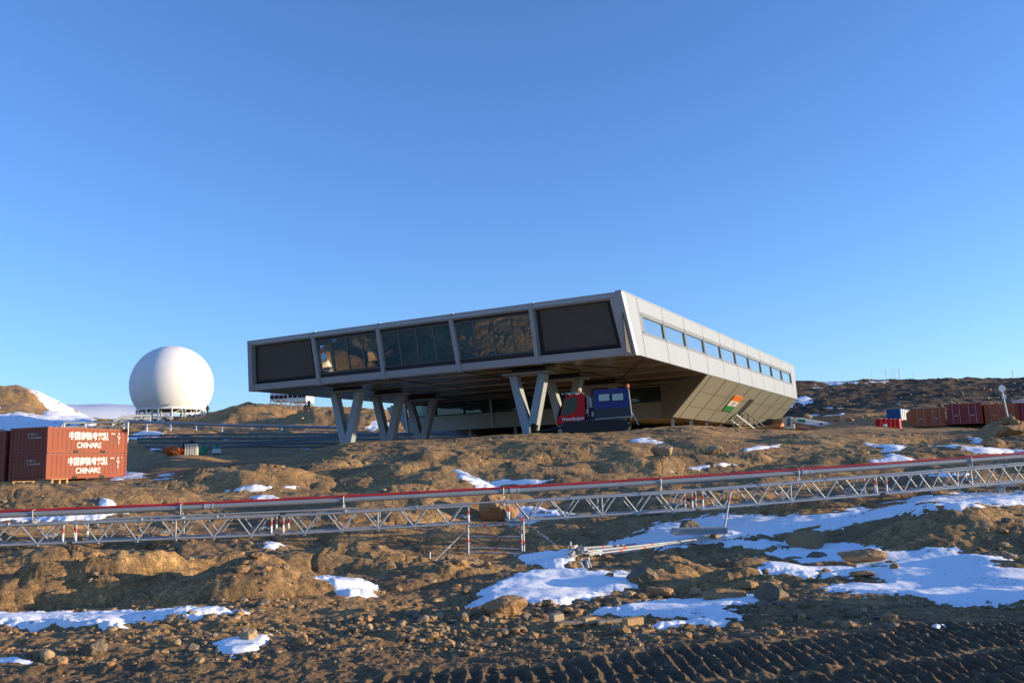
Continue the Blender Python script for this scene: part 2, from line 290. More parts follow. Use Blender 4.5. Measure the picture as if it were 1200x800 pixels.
M = dict(
 ground=ground_mat(), snow=snow_mat(),
 stone=mat('stone_brown', (.33, .20, .10), .95, 0, .5, 7, 1.0, 18, .2, (.12, .09, .06), .6),
 stone_grey=mat('stone_grey', (.185, .145, .105), .95, 0, .5, 7, 1.0, 18, .2, (.3, .22, .14), .5),
 stone_pale=mat('stone_pale', (.36, .26, .155), .95, 0, .35, 7, 1.0, 18, .2, (.2, .15, .1), .5),
 clad=mat('silver_cladding', (.262, .295, .35), .5, .1, .06, .5, .12, 1.2, .5, (.2, .21, .22), .12),
 clad_low=mat('champagne_cladding', (.285, .285, .255), .5, .1, .06, .6),
 frame=mat('grey_frame', (.42, .45, .50), .45, .1, .05, 1.2),
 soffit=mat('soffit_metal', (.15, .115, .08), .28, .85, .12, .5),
 seam=mat('dark_seam', (.05, .05, .052), .6), seamlight=mat('light_seam', (.5, .45, .36), .4, .4),
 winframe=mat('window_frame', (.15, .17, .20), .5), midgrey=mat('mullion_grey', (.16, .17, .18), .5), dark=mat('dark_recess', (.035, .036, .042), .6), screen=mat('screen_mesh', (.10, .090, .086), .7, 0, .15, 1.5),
 column=mat('column_paint', (.27, .30, .33), .5, .1, .05, 2), roofm=mat('roof_membrane', (.4, .4, .4), .7),
 teal=mat('interior_daylight_teal', (.22, .55, .65), .7), int_dark=mat('interior_floor', (.05, .05, .05), .6),  # wall teal stands in for daylight passing through the building
 glassf=glass('front_glass', (.35, .6, .68), .26, .02, .5, (.03, .15, .20)),  # last colour: teal diffuse put in for daylight showing through the panes
 glassd=glass('strip_glass', (.25, .4, .42), .0, .03, .6),
 lowpipe=mat('valley_pipe', (.13, .15, .17), .6),
 boxglass=glass('box_window', (.30, .4, .42), .16, .06, .3),
 glassb=glass('blue_glass', (.30, .42, .48), .34, .06, .4),
 glassv=glass('vehicle_glass', (.2, .26, .26), .0, .04, .7, (.01, .015, .015)),
 white=mat('white_paint', (.78, .78, .76), .45, 0, .05, 2, 0, 30, .5, (.4, .38, .34), .3),
 radome=mat('radome_shell', (.78, .78, .775), .85, 0, .03, .25, 0, 30, .3, (.6, .59, .56), .25),
 galv=mat('galvanised_steel', (.33, .35, .37), .55, .35, .15, 9, 0, 30, .5, (.2, .2, .2), .4),
 pipe=mat('pipe_jacket', (.26, .285, .31), .6, .25, .12, 4, 0, 30, .5, (.2, .2, .2), .4),
 redband=mat('red_tape', (.55, .05, .03), .5), redhose=mat('red_hose', (.40, .016, .02), .5, 0, .15, 5),
 cont=mat('container_red', (.245, .060, .033), .55, 0, .12, 1.5, 0, 30, .4, (.13, .06, .04), .7),
 cont_o=mat('container_orange', (.40, .10, .03), .55, 0, .15, 1.2, 0, 30, .4, (.2, .07, .04), .5),
 cont_d=mat('container_dark_red', (.24, .03, .035), .55, 0, .15, 1.2, 0, 30, .4, (.12, .03, .03), .5),
 cont_b=mat('container_blue', (.03, .12, .32), .55, 0, .15, 1.2), tarp=mat('container_cover', (.30, .31, .34), .7),
 text=mat('white_lettering', (.75, .75, .74), .6, 0, .06, 20), textdim=mat('worn_lettering', (.45, .42, .4), .7),
 red=mat('vehicle_red', (.48, .006, .012), .55, 0, .05, 2, 0, 30, .3),
 blue=mat('vehicle_blue', (.010, .03, .17), .6, 0, .06, 2), navy=mat('vehicle_navy', (.012, .018, .03), .4),
 black=mat('black_rubber', (.014, .014, .015), .7), orange=mat('orange_lens', (.85, .18, .02), .25),
 cream=mat('pale_seat', (.5, .5, .45), .7), silver=mat('silver_panel', (.38, .39, .40), .5, .2),
 wood=mat('pine_wood', (.48, .30, .13), .8, 0, .25, 8, .3, 40), oldwood=mat('weathered_wood', (.34, .27, .18), .85, 0, .3, 8, .4, 40),
 green=mat('green_plastic', (.03, .22, .09), .5), orangep=mat('orange_plastic', (.62, .16, .04), .6), crate=mat('crate_white', (.68, .66, .58), .7),
 cloth=mat('dark_cloth', (.025, .025, .035), .9), skin=mat('face_skin', (.45, .27, .2), .6),
 saff=mat('saffron_panel', (.80, .22, .04), .5), flagw=mat('white_panel', (.72, .72, .70), .5), flagg=mat('green_panel', (.03, .24, .07), .5), flagn=mat('navy_ring', (.03, .05, .25), .5),
 cloud=mat('fog_bank', (.50, .56, .70), 1.0, spec=0), pink=mat('faded_orange', (.6, .2, .09), .7), bluep=mat('blue_paint', (.04, .12, .3), .5),
)
# ------------------------------------------------------------------ mesh builder
class MB:
    def __init__(s): s.v = []; s.f = []
    def add(s, vs, fs):
        o = len(s.v); s.v += [tuple(v) for v in vs]; s.f += [tuple(i+o for i in f) for f in fs]; return s
    def box(s, c, d, R=None):
        hx, hy, hz = d[0]/2, d[1]/2, d[2]/2
        vs = [Vector((x, y, z)) for x in (-hx, hx) for y in (-hy, hy) for z in (-hz, hz)]
        if R is not None: vs = [R @ v for v in vs]
        c = Vector(c)
        return s.add([v+c for v in vs], [(0, 1, 3, 2), (4, 6, 7, 5), (0, 4, 5, 1), (2, 3, 7, 6), (0, 2, 6, 4), (1, 5, 7, 3)])
    def beam(s, a, b, w, h, up=(0, 0, 1)):
        a = Vector(a); b = Vector(b); d = (b-a); L = d.length; d.normalize(); up = Vector(up)
        x = d.cross(up)
        if x.length < 1e-4: x = d.cross(Vector((0, 1, 0)))
        x.normalize(); y = x.cross(d)
        R = Matrix((x, d, y)).transposed()
        return s.box((a+b)/2, (w, L, h), R)
    def tube(s, a, b, r, n=8, r2=None):
        a = Vector(a); b = Vector(b); d = (b-a).normalized(); r2 = r if r2 is None else r2
        x = d.orthogonal().normalized(); y = d.cross(x)
        o = len(s.v)
        for p, q in ((a, r), (b, r2)):
            for k in range(n):
                t = 2*PI*k/n; s.v.append(tuple(p+(x*math.cos(t)+y*math.sin(t))*q))
        for k in range(n): s.f.append((o+k, o+(k+1) % n, o+n+(k+1) % n, o+n+k))
        s.f.append(tuple(o+k for k in reversed(range(n)))); s.f.append(tuple(o+n+k for k in range(n)))
        return s
    def path(s, pts, r, n=8):
        pts = [Vector(p) for p in pts]; o = len(s.v); m = len(pts)
        for i, p in enumerate(pts):
            d = (pts[min(i+1, m-1)]-pts[max(i-1, 0)]).normalized()
            x = d.cross(Vector((0, 0, 1)));  x = (x if x.length > 1e-3 else d.orthogonal()).normalized(); y = x.cross(d)
            for k in range(n):
                t = 2*PI*k/n; s.v.append(tuple(p+(x*math.cos(t)+y*math.sin(t))*r))
        for i in range(m-1):
            for k in range(n): s.f.append((o+i*n+k, o+i*n+(k+1) % n, o+(i+1)*n+(k+1) % n, o+(i+1)*n+k))
        s.f.append(tuple(o+k for k in reversed(range(n)))); s.f.append(tuple(o+(m-1)*n+k for k in range(n)))
        return s
    def prism(s, poly, ext):
        """poly: list of 3D points, ext: extrusion vector"""
        n = len(poly); e = Vector(ext); vs = [Vector(p) for p in poly]; vs += [p+e for p in vs]
        return s.add(vs, [tuple(range(n)), tuple(reversed(range(n, 2*n)))]+[(i, i+n, (i+1) % n+n, (i+1) % n) for i in range(n)])
    def quad(s, *p): return s.add(p, [tuple(range(len(p)))])
    def build(s, name, m, parent=None, loc=None, smooth=False, bevel=0):
        me = bpy.data.meshes.new(name); me.from_pydata(s.v, [], s.f); me.update()
        bm_fix(me)
        if smooth:
            for p in me.polygons: p.use_smooth = len(p.vertices) < 5
        me.materials.append(M[m] if isinstance(m, str) else m)
        o = bpy.data.objects.new(name, me); COL.objects.link(o)
        if parent: o.parent = parent
        if loc is not None: o.location = loc
        if bevel:
            b = o.modifiers.new('bevel', 'BEVEL'); b.width = bevel; b.segments = 2; b.limit_method = 'ANGLE'
        return o
import bmesh
def bm_fix(me):
    b = bmesh.new(); b.from_mesh(me); bmesh.ops.recalc_face_normals(b, faces=b.faces); b.to_mesh(me); b.free()
def tag(o, label=None, cat=None, group=None, kind=None):
    if label: o['label'] = label
    if cat: o['category'] = cat
    if group: o['group'] = group
    if kind: o['kind'] = kind
    return o
def empty(name, loc=(0, 0, 0), rz=0, label=None, cat=None, group=None):
    o = bpy.data.objects.new(name, None); COL.objects.link(o); o.location = loc; o.rotation_euler = (0, 0, rz); o.empty_display_size = .3
    return tag(o, label, cat, group)
def copy_tree(o, parent=None):
    c = o.copy(); COL.objects.link(c)
    c.parent = parent
    for ch in list(o.children): copy_tree(ch, c)
    return c
def text_mesh(name, s, size, m, parent, mw, bold=0.0, align='CENTER', ext=.004, width=None):
    cu = bpy.data.curves.new(name, 'FONT'); cu.body = s; cu.size = size; cu.extrude = ext; cu.offset = bold; cu.align_x = align; cu.align_y = 'CENTER'
    t = bpy.data.objects.new(name, cu); COL.objects.link(t)
    bpy.context.view_layer.update()
    dg = bpy.context.evaluated_depsgraph_get(); me = bpy.data.meshes.new_from_object(t.evaluated_get(dg))
    COL.objects.unlink(t); bpy.data.objects.remove(t)
    if width and len(me.vertices):
        xs = [v.co.x for v in me.vertices]; k = width/(max(xs)-min(xs))
        me.transform(Matrix.Diagonal((k, 1, 1, 1)))
    me.materials.clear(); me.materials.append(M[m]); o = bpy.data.objects.new(name, me); COL.objects.link(o); o.parent = parent; o.matrix_local = mw
    return o
# ------------------------------------------------------------------ the ground sheet
def make_ground():
    th = np.concatenate([np.linspace(-PI, -.66, 60)[:-1], np.linspace(-.66, .66, 1080), np.linspace(.66, PI, 60)[1:-1]])
    r = np.concatenate([np.geomspace(.6, 5.4, 24)[:-1], np.exp(np.arange(math.log(5.4), math.log(60), .0029)), np.exp(np.arange(math.log(60), math.log(330), .0065)), np.geomspace(330, 5900, 26)])
    nt_, nr = len(th), len(r)
    TT, RR = np.meshgrid(th, r)                      # rows = radius
    X = RR*np.sin(TT); Y = RR*np.cos(TT)
    Zt = np.empty_like(X)
    for i in range(0, nr, 60): Zt[i:i+60] = terrain(X[i:i+60], Y[i:i+60])
    V = np.stack([X, Y, Zt], -1).reshape(-1, 3)
    V = np.concatenate([V, [[0, 0, 0]]])
    i = np.arange(nr-1)[:, None]; j = np.arange(nt_)[None, :]; jn = (j+1) % nt_
    F = np.stack([i*nt_+j, (i+1)*nt_+j, (i+1)*nt_+jn, i*nt_+jn], -1).reshape(-1, 4)[:, ::-1]
    c = len(V)-1
    T3 = np.stack([np.full(nt_, c), np.arange(nt_), (np.arange(nt_)+1) % nt_], -1)[:, ::-1]
    me = bpy.data.meshes.new('ground')
    me.vertices.add(len(V)); me.vertices.foreach_set('co', V.astype(np.float32).ravel())
    nl = F.size+T3.size
    me.loops.add(nl); me.loops.foreach_set('vertex_index', np.concatenate([F.ravel(), T3.ravel()]).astype(np.int32))
    npoly = len(F)+len(T3); me.polygons.add(npoly)
    st = np.concatenate([np.arange(len(F))*4, F.size+np.arange(len(T3))*3]).astype(np.int32)
    me.polygons.foreach_set('loop_start', st)
    me.update(calc_edges=True)
    me.polygons.foreach_set('use_smooth', np.ones(npoly, bool))
    rr = np.hypot(V[:, 0], V[:, 1]); tt = np.arctan2(V[:, 0], V[:, 1])
    mud = np.maximum(track_mask(V[:, 0], V[:, 1]), .5*sstep(9.9, 8.6, V[:, 1]-.1*V[:, 0]+.8*noise(V[:, 0]*.5, V[:, 1]*.7, 80))*(rr < 40))
    mud = np.maximum(mud, .55*sstep(.1, .5, noise(V[:, 0]/5, V[:, 1]/2.5, 90)))*(rr < 70)
    far = sstep(85, 110, rr)*sstep(.18, .3, tt)*(.8+.2*sstep(-.1, .3, noise(V[:, 0]/25, V[:, 1]/25, 95)))
    col = np.zeros((len(V), 4), np.float32); col[:, 0] = mud; col[:, 1] = far; col[:, 3] = 1
    a = me.color_attributes.new('mud', 'FLOAT_COLOR', 'POINT'); a.data.foreach_set('color', col.ravel())
    me.materials.append(M['ground'])
    o = bpy.data.objects.new('ground', me); COL.objects.link(o); tag(o, kind='structure')
    return th, r, X, Y, Zt
GT, GR, GX, GY, GZ = make_ground()
# ------------------------------------------------------------------ snow lying in the hollows
SNOW = [  # (nearest depth, farthest depth, thickness, outline surveyed from the photograph)
 (9.3,12.5,.12,[(-40,722),(60,719),(150,717),(240,715),(303,716),(240,724),(170,730),(130,735),(60,734),(-40,738)]),
 (13,19,.22,[(90,660),(120,661),(165,668),(130,671),(95,668)]),
 (10.5,17,.10,[(365,675),(410,675),(447,686),(432,698),(405,702),(388,688)]),
 (7.5,10.5,.07,[(246,753),(285,745),(322,743),(305,762),(270,770),(253,763)]),
 (7,9.5,.04,[(-30,769),(20,769),(40,777),(10,781),(-30,780)]),
 (11,22,.06,[(585,680),(620,666),(650,662),(700,667),(747,670),(756,684),(700,702),(650,708),(570,706),(556,702)]),
 (15,33,.07,[(700,640),(770,614),(812,606),(830,602),(905,602),(960,600),(1050,588),(1090,578),(1230,574),(1230,592),(1110,596),(1060,603),(1000,614),(990,621),(940,623),(900,628),(860,630),(840,637),(760,642),(690,652),(640,668),(615,662),(600,648),(640,644)]),
 (9.5,19,.065,[(888,650),(905,639),(985,633),(1020,637),(1040,645),(1060,644),(1120,640),(1130,648),(1180,650),(1165,660),(1230,662),(1230,712),(1120,711),(1090,705),(1060,698),(1000,698),(955,691),(980,683),(1035,682),(1000,677),(900,673),(888,662)]),
 (15,24,.06,[(825,630),(925,632),(938,641),(890,643),(840,638)]),
 (9,13,.09,[(695,716),(760,704),(850,699),(895,696),(897,706),(850,717),(885,722),(850,731),(770,739),(748,734),(820,724),(740,723),(690,721)]),
 (22,32,.14,[(-30,600),(60,601),(155,597),(120,608),(50,611),(-30,611)]),
 (26,38,.22,[(112,583),(126,585),(138,594),(122,595)]),
 (28,44,.16,[(534,551),(560,557),(583,570),(574,575),(555,569),(538,557)]),
 (26,38,.12,[(572,563),(645,561),(640,566),(580,568)]),
 (22,32,.14,[(582,588),(602,591),(640,596),(674,602),(640,608),(600,607),(586,598)]),
 (22,28,.12,[(592,607),(640,606),(625,614),(598,616)]),
 (38,60,.16,[(733,513),(775,514),(768,519),(740,518)]),
 (33,60,.16,[(1015,519),(1062,521),(1056,529),(1040,530),(1064,535),(1084,540),(1050,546),(1010,541),(1034,536),(1042,531)]),
 (36,60,.16,[(1128,511),(1150,513),(1168,520),(1148,524)]),
 (34,60,.14,[(1090,522),(1120,521),(1230,529),(1230,534),(1150,531)]),
 (28,40,.12,[(1080,556),(1120,553),(1145,556),(1100,560)]),
 (30,60,.2,[(800,547),(850,542),(868,543),(830,549),(780,553)]),
 (30,60,.22,[(880,523),(912,521),(905,526),(870,529)]),
 (28,44,.18,[(268,575),(300,567),(350,570),(310,574)]),
 (28,44,.2,[(290,582),(320,581),(335,585),(300,587)]),
 (38,60,.14,[(133,553),(150,551),(176,555),(160,561),(130,562)]),
 (44,60,.10,[(183,555),(205,554),(200,558),(182,559)]),
 (70,115,.3,[(150,507),(175,503),(197,505),(192,514),(165,518),(148,516)]),
 (60,100,.2,[(160,524),(188,522),(195,528),(170,529)]),
 (75,115,.2,[(240,512),(310,508),(312,511),(250,515)]),
 (60,110,.2,[(330,524),(520,517),(560,515),(560,522),(360,527)]),
 (100,150,.2,[(415,500),(430,489),(447,492),(470,498),(470,508),(420,508)]),
 (110,150,.3,[(425,470),(445,472),(452,478),(428,478)]),
 (110,260,.35,[(24,453),(46,453),(64,461),(84,473),(120,493),(105,502),(60,503),(-30,512),(-30,485),(0,484),(22,482),(48,485),(54,478),(46,469),(34,461)]),
 (120,260,.6,[(-30,470),(-5,468),(4,478),(-8,486),(-30,486)]),
 (75,140,.3,[(928,466),(945,463),(960,468),(950,475),(935,480),(915,482),(920,470)]),
 (80,160,.2,[(930,477),(985,475),(1010,474),(990,480),(940,480)]),
 (70,120,.15,[(930,486),(970,484),(1000,487),(960,489)]),
 (90,160,.4,[(1040,472),(1060,471),(1058,475),(1036,476)]),
 (75,140,.2,[(975,483),(1020,480),(1016,484),(985,488)]),
 (110,200,.4,[(1075,466),(1100,464),(1098,469),(1078,470)]),
 (140,230,.35,[(940,448),(1000,446),(1045,446),(1040,449),(1000,450),(985,453),(960,451)]),
 (120,200,.25,[(950,455),(965,453),(972,457),(960,458)]),
 (7.8,9.6,.12,[(1083,734),(1095,731),(1112,731),(1105,737),(1085,738)]),
 (10,13,.03,[(440,736),(490,733),(560,735),(500,739),(450,740)]),
 (14,22,.09,[(300,638),(322,634),(345,636),(330,643),(305,644)]),
]
def poly_sd(px, py, poly):
    P = np.array(poly, float); n = len(P); d = np.full(px.shape, 1e9); ins = np.zeros(px.shape, bool)
    for i in range(n):
        x0, y0 = P[i]; x1, y1 = P[(i+1) % n]
        ex, ey = x1-x0, y1-y0; t = np.clip(((px-x0)*ex+(py-y0)*ey)/(ex*ex+ey*ey+1e-9), 0, 1)
        d = np.minimum(d, np.hypot(px-x0-t*ex, py-y0-t*ey))
        c = ((y0 > py) != (y1 > py)) & (px < (x1-x0)*(py-y0)/(y1-y0+1e-12)+x0); ins ^= c
    return np.where(ins, d, -d)
def make_snow():
    c0, c1 = np.searchsorted(GT, -.62), np.searchsorted(GT, .62); r0, r1 = np.searchsorted(GR, 7), np.searchsorted(GR, 300)
    X = GX[r0:r1, c0:c1]; Y = GY[r0:r1, c0:c1]; Zb = terrain(X, Y, False); PX, PY = project(X, Y, Zb)
    wob = 6*fbm(X/.9, Y/.6, 3, 61)+6*fbm(X/.25, Y/.16, 3, 63, .6)*sstep(40, 20, Y)
    T = np.full(X.shape, -9.0); TH_ = np.zeros(X.shape)
    for (Y0, Y1, th, poly) in SNOW:
        P = np.array(poly); s = 2.6
        sel = (Y > Y0) & (Y < Y1) & (PX > P[:, 0].min()-12) & (PX < P[:, 0].max()+12) & (PY > P[:, 1].min()-8) & (PY < P[:, 1].max()+8)
        if not sel.any(): continue
        d = poly_sd(PX[sel], PY[sel]*s, [(a, b*s) for a, b in poly])+wob[sel]*(1 if Y0 < 60 else .5)
        t = np.clip(d/13.0, -1.5, 1)
        old = T[sel]; T[sel] = np.maximum(old, t); h = TH_[sel]; TH_[sel] = np.where(t > old, th, h)
    keep = T > -1.4
    off = np.where(T > 0, TH_*T**.8*.75, TH_*T*1.2)-.014
    off = off+np.where(T > 0, 1, 0)*(.02*noise(X/.8, Y/.5, 66)+.006*noise(X/.17, Y/.3, 67))*sstep(50, 20, Y)
    Zs = Zb+off
    fk = keep[:-1, :-1] & keep[1:, :-1] & keep[1:, 1:] & keep[:-1, 1:]
    Zg = GZ[r0:r1, c0:c1]; up = Zs > Zg-.06-.1*sstep(60,100,Y)
    fk &= (up[:-1, :-1] | up[1:, :-1] | up[1:, 1:] | up[:-1, 1:])
    nc = X.shape[1]; ii, jj = np.nonzero(fk)
    F = np.stack([ii*nc+jj, ii*nc+jj+1, (ii+1)*nc+jj+1, (ii+1)*nc+jj], -1)
    used, inv = np.unique(F.ravel(), return_inverse=True); V = np.stack([X, Y, Zs], -1).reshape(-1, 3)[used]
    me = bpy.data.meshes.new('snow'); me.vertices.add(len(V)); me.vertices.foreach_set('co', V.astype(np.float32).ravel())
    me.loops.add(F.size); me.loops.foreach_set('vertex_index', inv.astype(np.int32).ravel()); me.polygons.add(len(F))
    me.polygons.foreach_set('loop_start', (np.arange(len(F))*4).astype(np.int32)); me.update(calc_edges=True)
    me.polygons.foreach_set('use_smooth', np.ones(len(F), bool)); me.materials.append(M['snow'])
    o = bpy.data.objects.new('snow', me); COL.objects.link(o); tag(o, kind='structure')
make_snow()
# ------------------------------------------------------------------ rocks
def rock_geo(seed, n=10, sub=3, flat=.75, rough=.05):
    rr = np.random.RandomState(seed); b = bmesh.new(); bmesh.ops.create_icosphere(b, subdivisions=sub, radius=1)
    V = np.array([v.co[:] for v in b.verts]); F = [tuple(v.index for v in f.verts) for f in b.faces]; b.free()
    N = rr.normal(size=(n, 3)); N /= np.linalg.norm(N, axis=1)[:, None]; D = rr.uniform(.55, .95, n)
    dot = V @ N.T; q = np.where(dot > .05, D[None, :]/np.maximum(dot, .05), 9); s = np.minimum(q.min(1), 1.05)
    V = V*s[:, None]
    V += (V/np.linalg.norm(V, axis=1)[:, None])*(rough*fbm(V[:, 0]*2.5+seed, V[:, 1]*2.5+V[:, 2]*2, 3, seed % 9))[:, None]
    V[:, 2] *= flat
    return V, F
def rock(px, py, w, h, label, m='stone', seed=1, Yr=(5.5, 200), rz=None, depthf=.8):
    """a boulder whose foot stands at the surveyed pixel; w, h are its width and height in that photograph"""
    g = ground(px, py, *Yr); k = g.y/FP; W = w*k/2; H = h*k
    V, F = rock_geo(seed, 11, 4 if w > 18 else 3, 1.0, .07)
    V = V*np.array([W, W*depthf, H*.62]); V[:, 2] += H*.33
    b = MB(); b.v = [tuple(v) for v in V]; b.f = F
    o = b.build('boulder' if w > 14 else 'rock', m, None, (g.x, g.y+W*depthf*.5, hgt(g.x, g.y+W*depthf*.3)), smooth=False)
    o.rotation_euler = (0, 0, rz if rz is not None else 0)
    tag(o, label, 'rock', 'boulders and loose rocks'); return o
ROCKS = [
 (777,534,26,17,'pale rounded boulder on the brow right of the snow groomer','stone_pale',(30,60)),
 (840,531,24,10,'low pale boulder beside the one below the building corner','stone_pale',(30,60)),
 (953,643,50,20,'big rounded orange-lit boulder at the upper edge of the right snowfield','stone',(12,25)),
 (1014,661,58,15,'long flat-topped slab of rock lying across the right snowfield','stone',(10,25)),
 (960,658,26,11,'dark squat rock left of the long slab in the snow','stone',(10,25)),
 (1050,668,13,8,'small dark cube-like rock in the snow below the long slab','stone',(10,20)),
 (1016,675,32,8,'thin flat rock at the lower edge of the right snowfield','stone',(10,20)),
 (752,684,40,20,'pointed brown boulder right of the centre snow pool','stone',(10,20)),
 (715,677,12,6,'small dark rock inside the centre snow pool','stone',(10,20)),
 (592,722,52,24,'large rugged boulder at the lower tip of the centre snow pool','stone',(8,16)),
 (561,708,17,9,'dark block of rock left of the rugged boulder','stone',(8,16)),
 (289,752,22,15,'pale rounded rock resting on the small lower left snow patch','stone_pale',(6,12)),
 (354,754,12,12,'upright orange block of rock right of the small lower left snow patch','stone',(6,12)),
 (108,766,28,16,'dark flat-topped rock in the lower left rubble','stone',(6,12)),
 (52,773,18,12,'light brown rock at the far left of the foreground rubble','stone_pale',(6,12)),
 (68,778,18,9,'low tilted rock among the foreground rubble at far left','stone',(6,12)),
 (166,721,7,6,'small orange stone perched on the long left snow strip','stone_pale',(8,14)),
 (1166,524,28,12,'orange-sided angular boulder on the snow below the right containers','stone',(30,60)),
 (1125,527,8,6,'small pointed pale rock on the snow patch at right','stone_pale',(30,60)),
 (948,493,14,11,'orange-lit block of rock beyond the building corner','stone_pale',(60,120)),
 (320,496,12,8,'pale block of rock on the slope below the white hut','stone_pale',(80,140)),
 (585,612,44,34,'tall orange-lit boulder behind the gap in the girders','stone',(20,30)),
 (810,626,24,16,'dark brown boulder in the snow behind the leaning strut','stone',(16,26)),
 (838,632,10,6,'low rock beside the foot of the leaning strut','stone',(15,26)),
 (852,705,48,16,'wide grey boulder in the stony bank above the lower right snow','stone',(8,16)),
 (907,702,38,20,'craggy boulder heap piece at the right end of the stony bank','stone',(8,16)),
 (836,701,15,9,'small block in front of the stony bank','stone',(8,16)),
 (878,690,26,8,'flat rock behind the wide grey boulder of the stony bank','stone',(8,18)),
 (495,728,14,8,'lit rounded stone left of the rugged boulder','stone_pale',(7,14)),
 (432,738,10,8,'orange stone at the left end of the middle rubble','stone_pale',(7,14)),
 (470,733,12,7,'flat pale stone in the middle rubble','stone_pale',(7,14)),
 (540,727,16,9,'brown stone just left of the large rugged boulder','stone',(7,14)),
 (640,710,16,8,'reddish rock pair member on the lower snow edge','stone',(8,14)),
 (700,706,16,9,'reddish lumpy rock below the centre snow pool','stone',(8,14)),
 (734,711,14,8,'rounded rock right of the reddish lumpy rock','stone',(8,14)),
 (775,700,30,12,'broad rock in the bank right of the centre snow pool','stone',(8,16)),
 (816,697,16,9,'sunlit stone at the end of the bank right of the centre pool','stone_pale',(8,16)),
 (205,757,12,8,'small orange block left of the lower left snow patch','stone_pale',(6,12)),
 (232,776,12,6,'flat pale stone below the lower left snow patch','stone_pale',(6,12)),
 (300,655,20,7,'thin slab under the left girder','stone',(12,22)),
 (1175,655,40,12,'dark rock at the right edge above the snowfield','stone',(11,20)),
 (1190,510,34,16,'big brown rock hump below the disc sign','stone',(30,60)),
]
for k, (px, py, w, h, lab, m, yr) in enumerate(ROCKS): rock(px, py, w, h, lab, 'stone_grey' if (m == 'stone' and k % 3 == 1) else m, 11+k*7, yr)
def rubble():
    """loose stones and gravel: uncountable"""
    rs = np.random.RandomState(5); G = [rock_geo(s, 8, 1, .8, .03) for s in range(8)]
    Vs, Fs = [], []; o = 0
    def scatter(n, f, s0, s1, pw=2.2):
        nonlocal o
        k = 0
        while k < n:
            m = 4000; X, Y, p = f(m); keep = rs.rand(m) < p; X, Y = X[keep][:n-k], Y[keep][:n-k]
            zz = terrain(X, Y); k += len(X)
            for x, y, z in zip(X, Y, zz):
                s = s0+(s1-s0)*rs.rand()**pw*1.0
                V, F = G[rs.randint(8)]; a = rs.rand()*6.28; ca, sa = math.cos(a), math.sin(a)
                sc = s*np.array([1, rs.uniform(.6, 1), rs.uniform(.5, .9)])
                W = V*sc; W = np.stack([W[:, 0]*ca-W[:, 1]*sa, W[:, 0]*sa+W[:, 1]*ca, W[:, 2]], 1)+np.array([x, y, z+s*.15])
                Vs.append(W); Fs.extend([tuple(i+o for i in f_) for f_ in F]); o += len(W)
    def zone(x0, x1, Y0, Y1, thr=.1, sd=101, lam=1.2):
        def f(m):
            Y = np.exp(rs.uniform(math.log(Y0), math.log(Y1), m)); X = rs.uniform(x0, x1, m)*Y/FP
            n = noise(X/lam, Y/(lam*.7), sd); return X, Y, np.clip((n-thr)*4, 0.02, 1)
        return f
    def snowfree(f):
        def g(m):
            X, Y, p = f(m); px, py = project(X, Y, np.zeros(m))
            for (Y0, Y1, th, poly) in SNOW[:10]:
                q = poly_sd(px, py, poly); p = np.where((q > 1) & (Y > Y0-1) & (Y < Y1+1), 0, p)
            return X, Y, p
        return g
    scatter(3200, snowfree(zone(-640, 640, 8.2, 12, .0, 101, .9)), .006, .05, 3.0)
    scatter(260, snowfree(zone(-230, 330, 8.8, 11.6, -.05, 121, .8)), .02, .10, 2.4)
    scatter(260, snowfree(zone(-640, 420, 8.8, 11.8, .1, 103, 1.4)), .03, .11, 2.2)
    scatter(2500, zone(-640, 640, 5.6, 9, -.2, 105, .6), .004, .022, 2.5)
    scatter(700, snowfree(zone(-640, 640, 12, 22, .05, 107, 1.5)), .02, .13, 3)
    scatter(600, zone(-640, 640, 22, 50, .2, 109, 4), .03, .16, 3)
    scatter(500, zone(-640, -60, 95, 150, .1, 113, 8), .08, .5, 3)
    scatter(700, zone(320, 640, 75, 190, -.1, 115, 12), .1, .45, 3)
    V = np.concatenate(Vs); b = MB(); b.v = V.tolist(); b.f = Fs
    me = bpy.data.meshes.new('rubble'); me.from_pydata(b.v, [], b.f); me.update(); [me.materials.append(M[k]) for k in ('stone', 'stone_grey', 'stone_pale')]
    mi = np.repeat(rs.choice([0, 1, 2], len(b.f)//20+1, p=[.5, .35, .15]), 20)[:len(b.f)].astype(np.int32); me.polygons.foreach_set('material_index', mi)
    q = bpy.data.objects.new('rubble', me); COL.objects.link(q); tag(q, 'loose brown stones and gravel strewn over the bare ground', 'rubble', kind='stuff')
rubble()
# ------------------------------------------------------------------ the research station
Us = Vector((-.875, .4841, 0)).normalized(); Vs_ = Vector((Us.y, -Us.x, 0))
P0 = Vector(tuple(CAM))+Vector(tuple(ray(728, 341)))*(30/0.599194463653447); ZT = P0.z; ZS = 8.25
def B(a, b, z): return Vector((P0.x, P0.y, 0))+Us*a+Vs_*b+Vector((0, 0, z))
ORG = B(15, 20, 4)
def bl(p): return Vector(p)-ORG
st = empty('research_station', ORG, 0, 'silver and grey angular station building on V-shaped columns with an Indian flag panel', 'building')
def build(mb, name, m, parent=st, **k):
    o = MB(); o.v = [tuple(bl(v)) for v in mb.v]; o.f = mb.f
    return o.build(name, m, parent, **k)
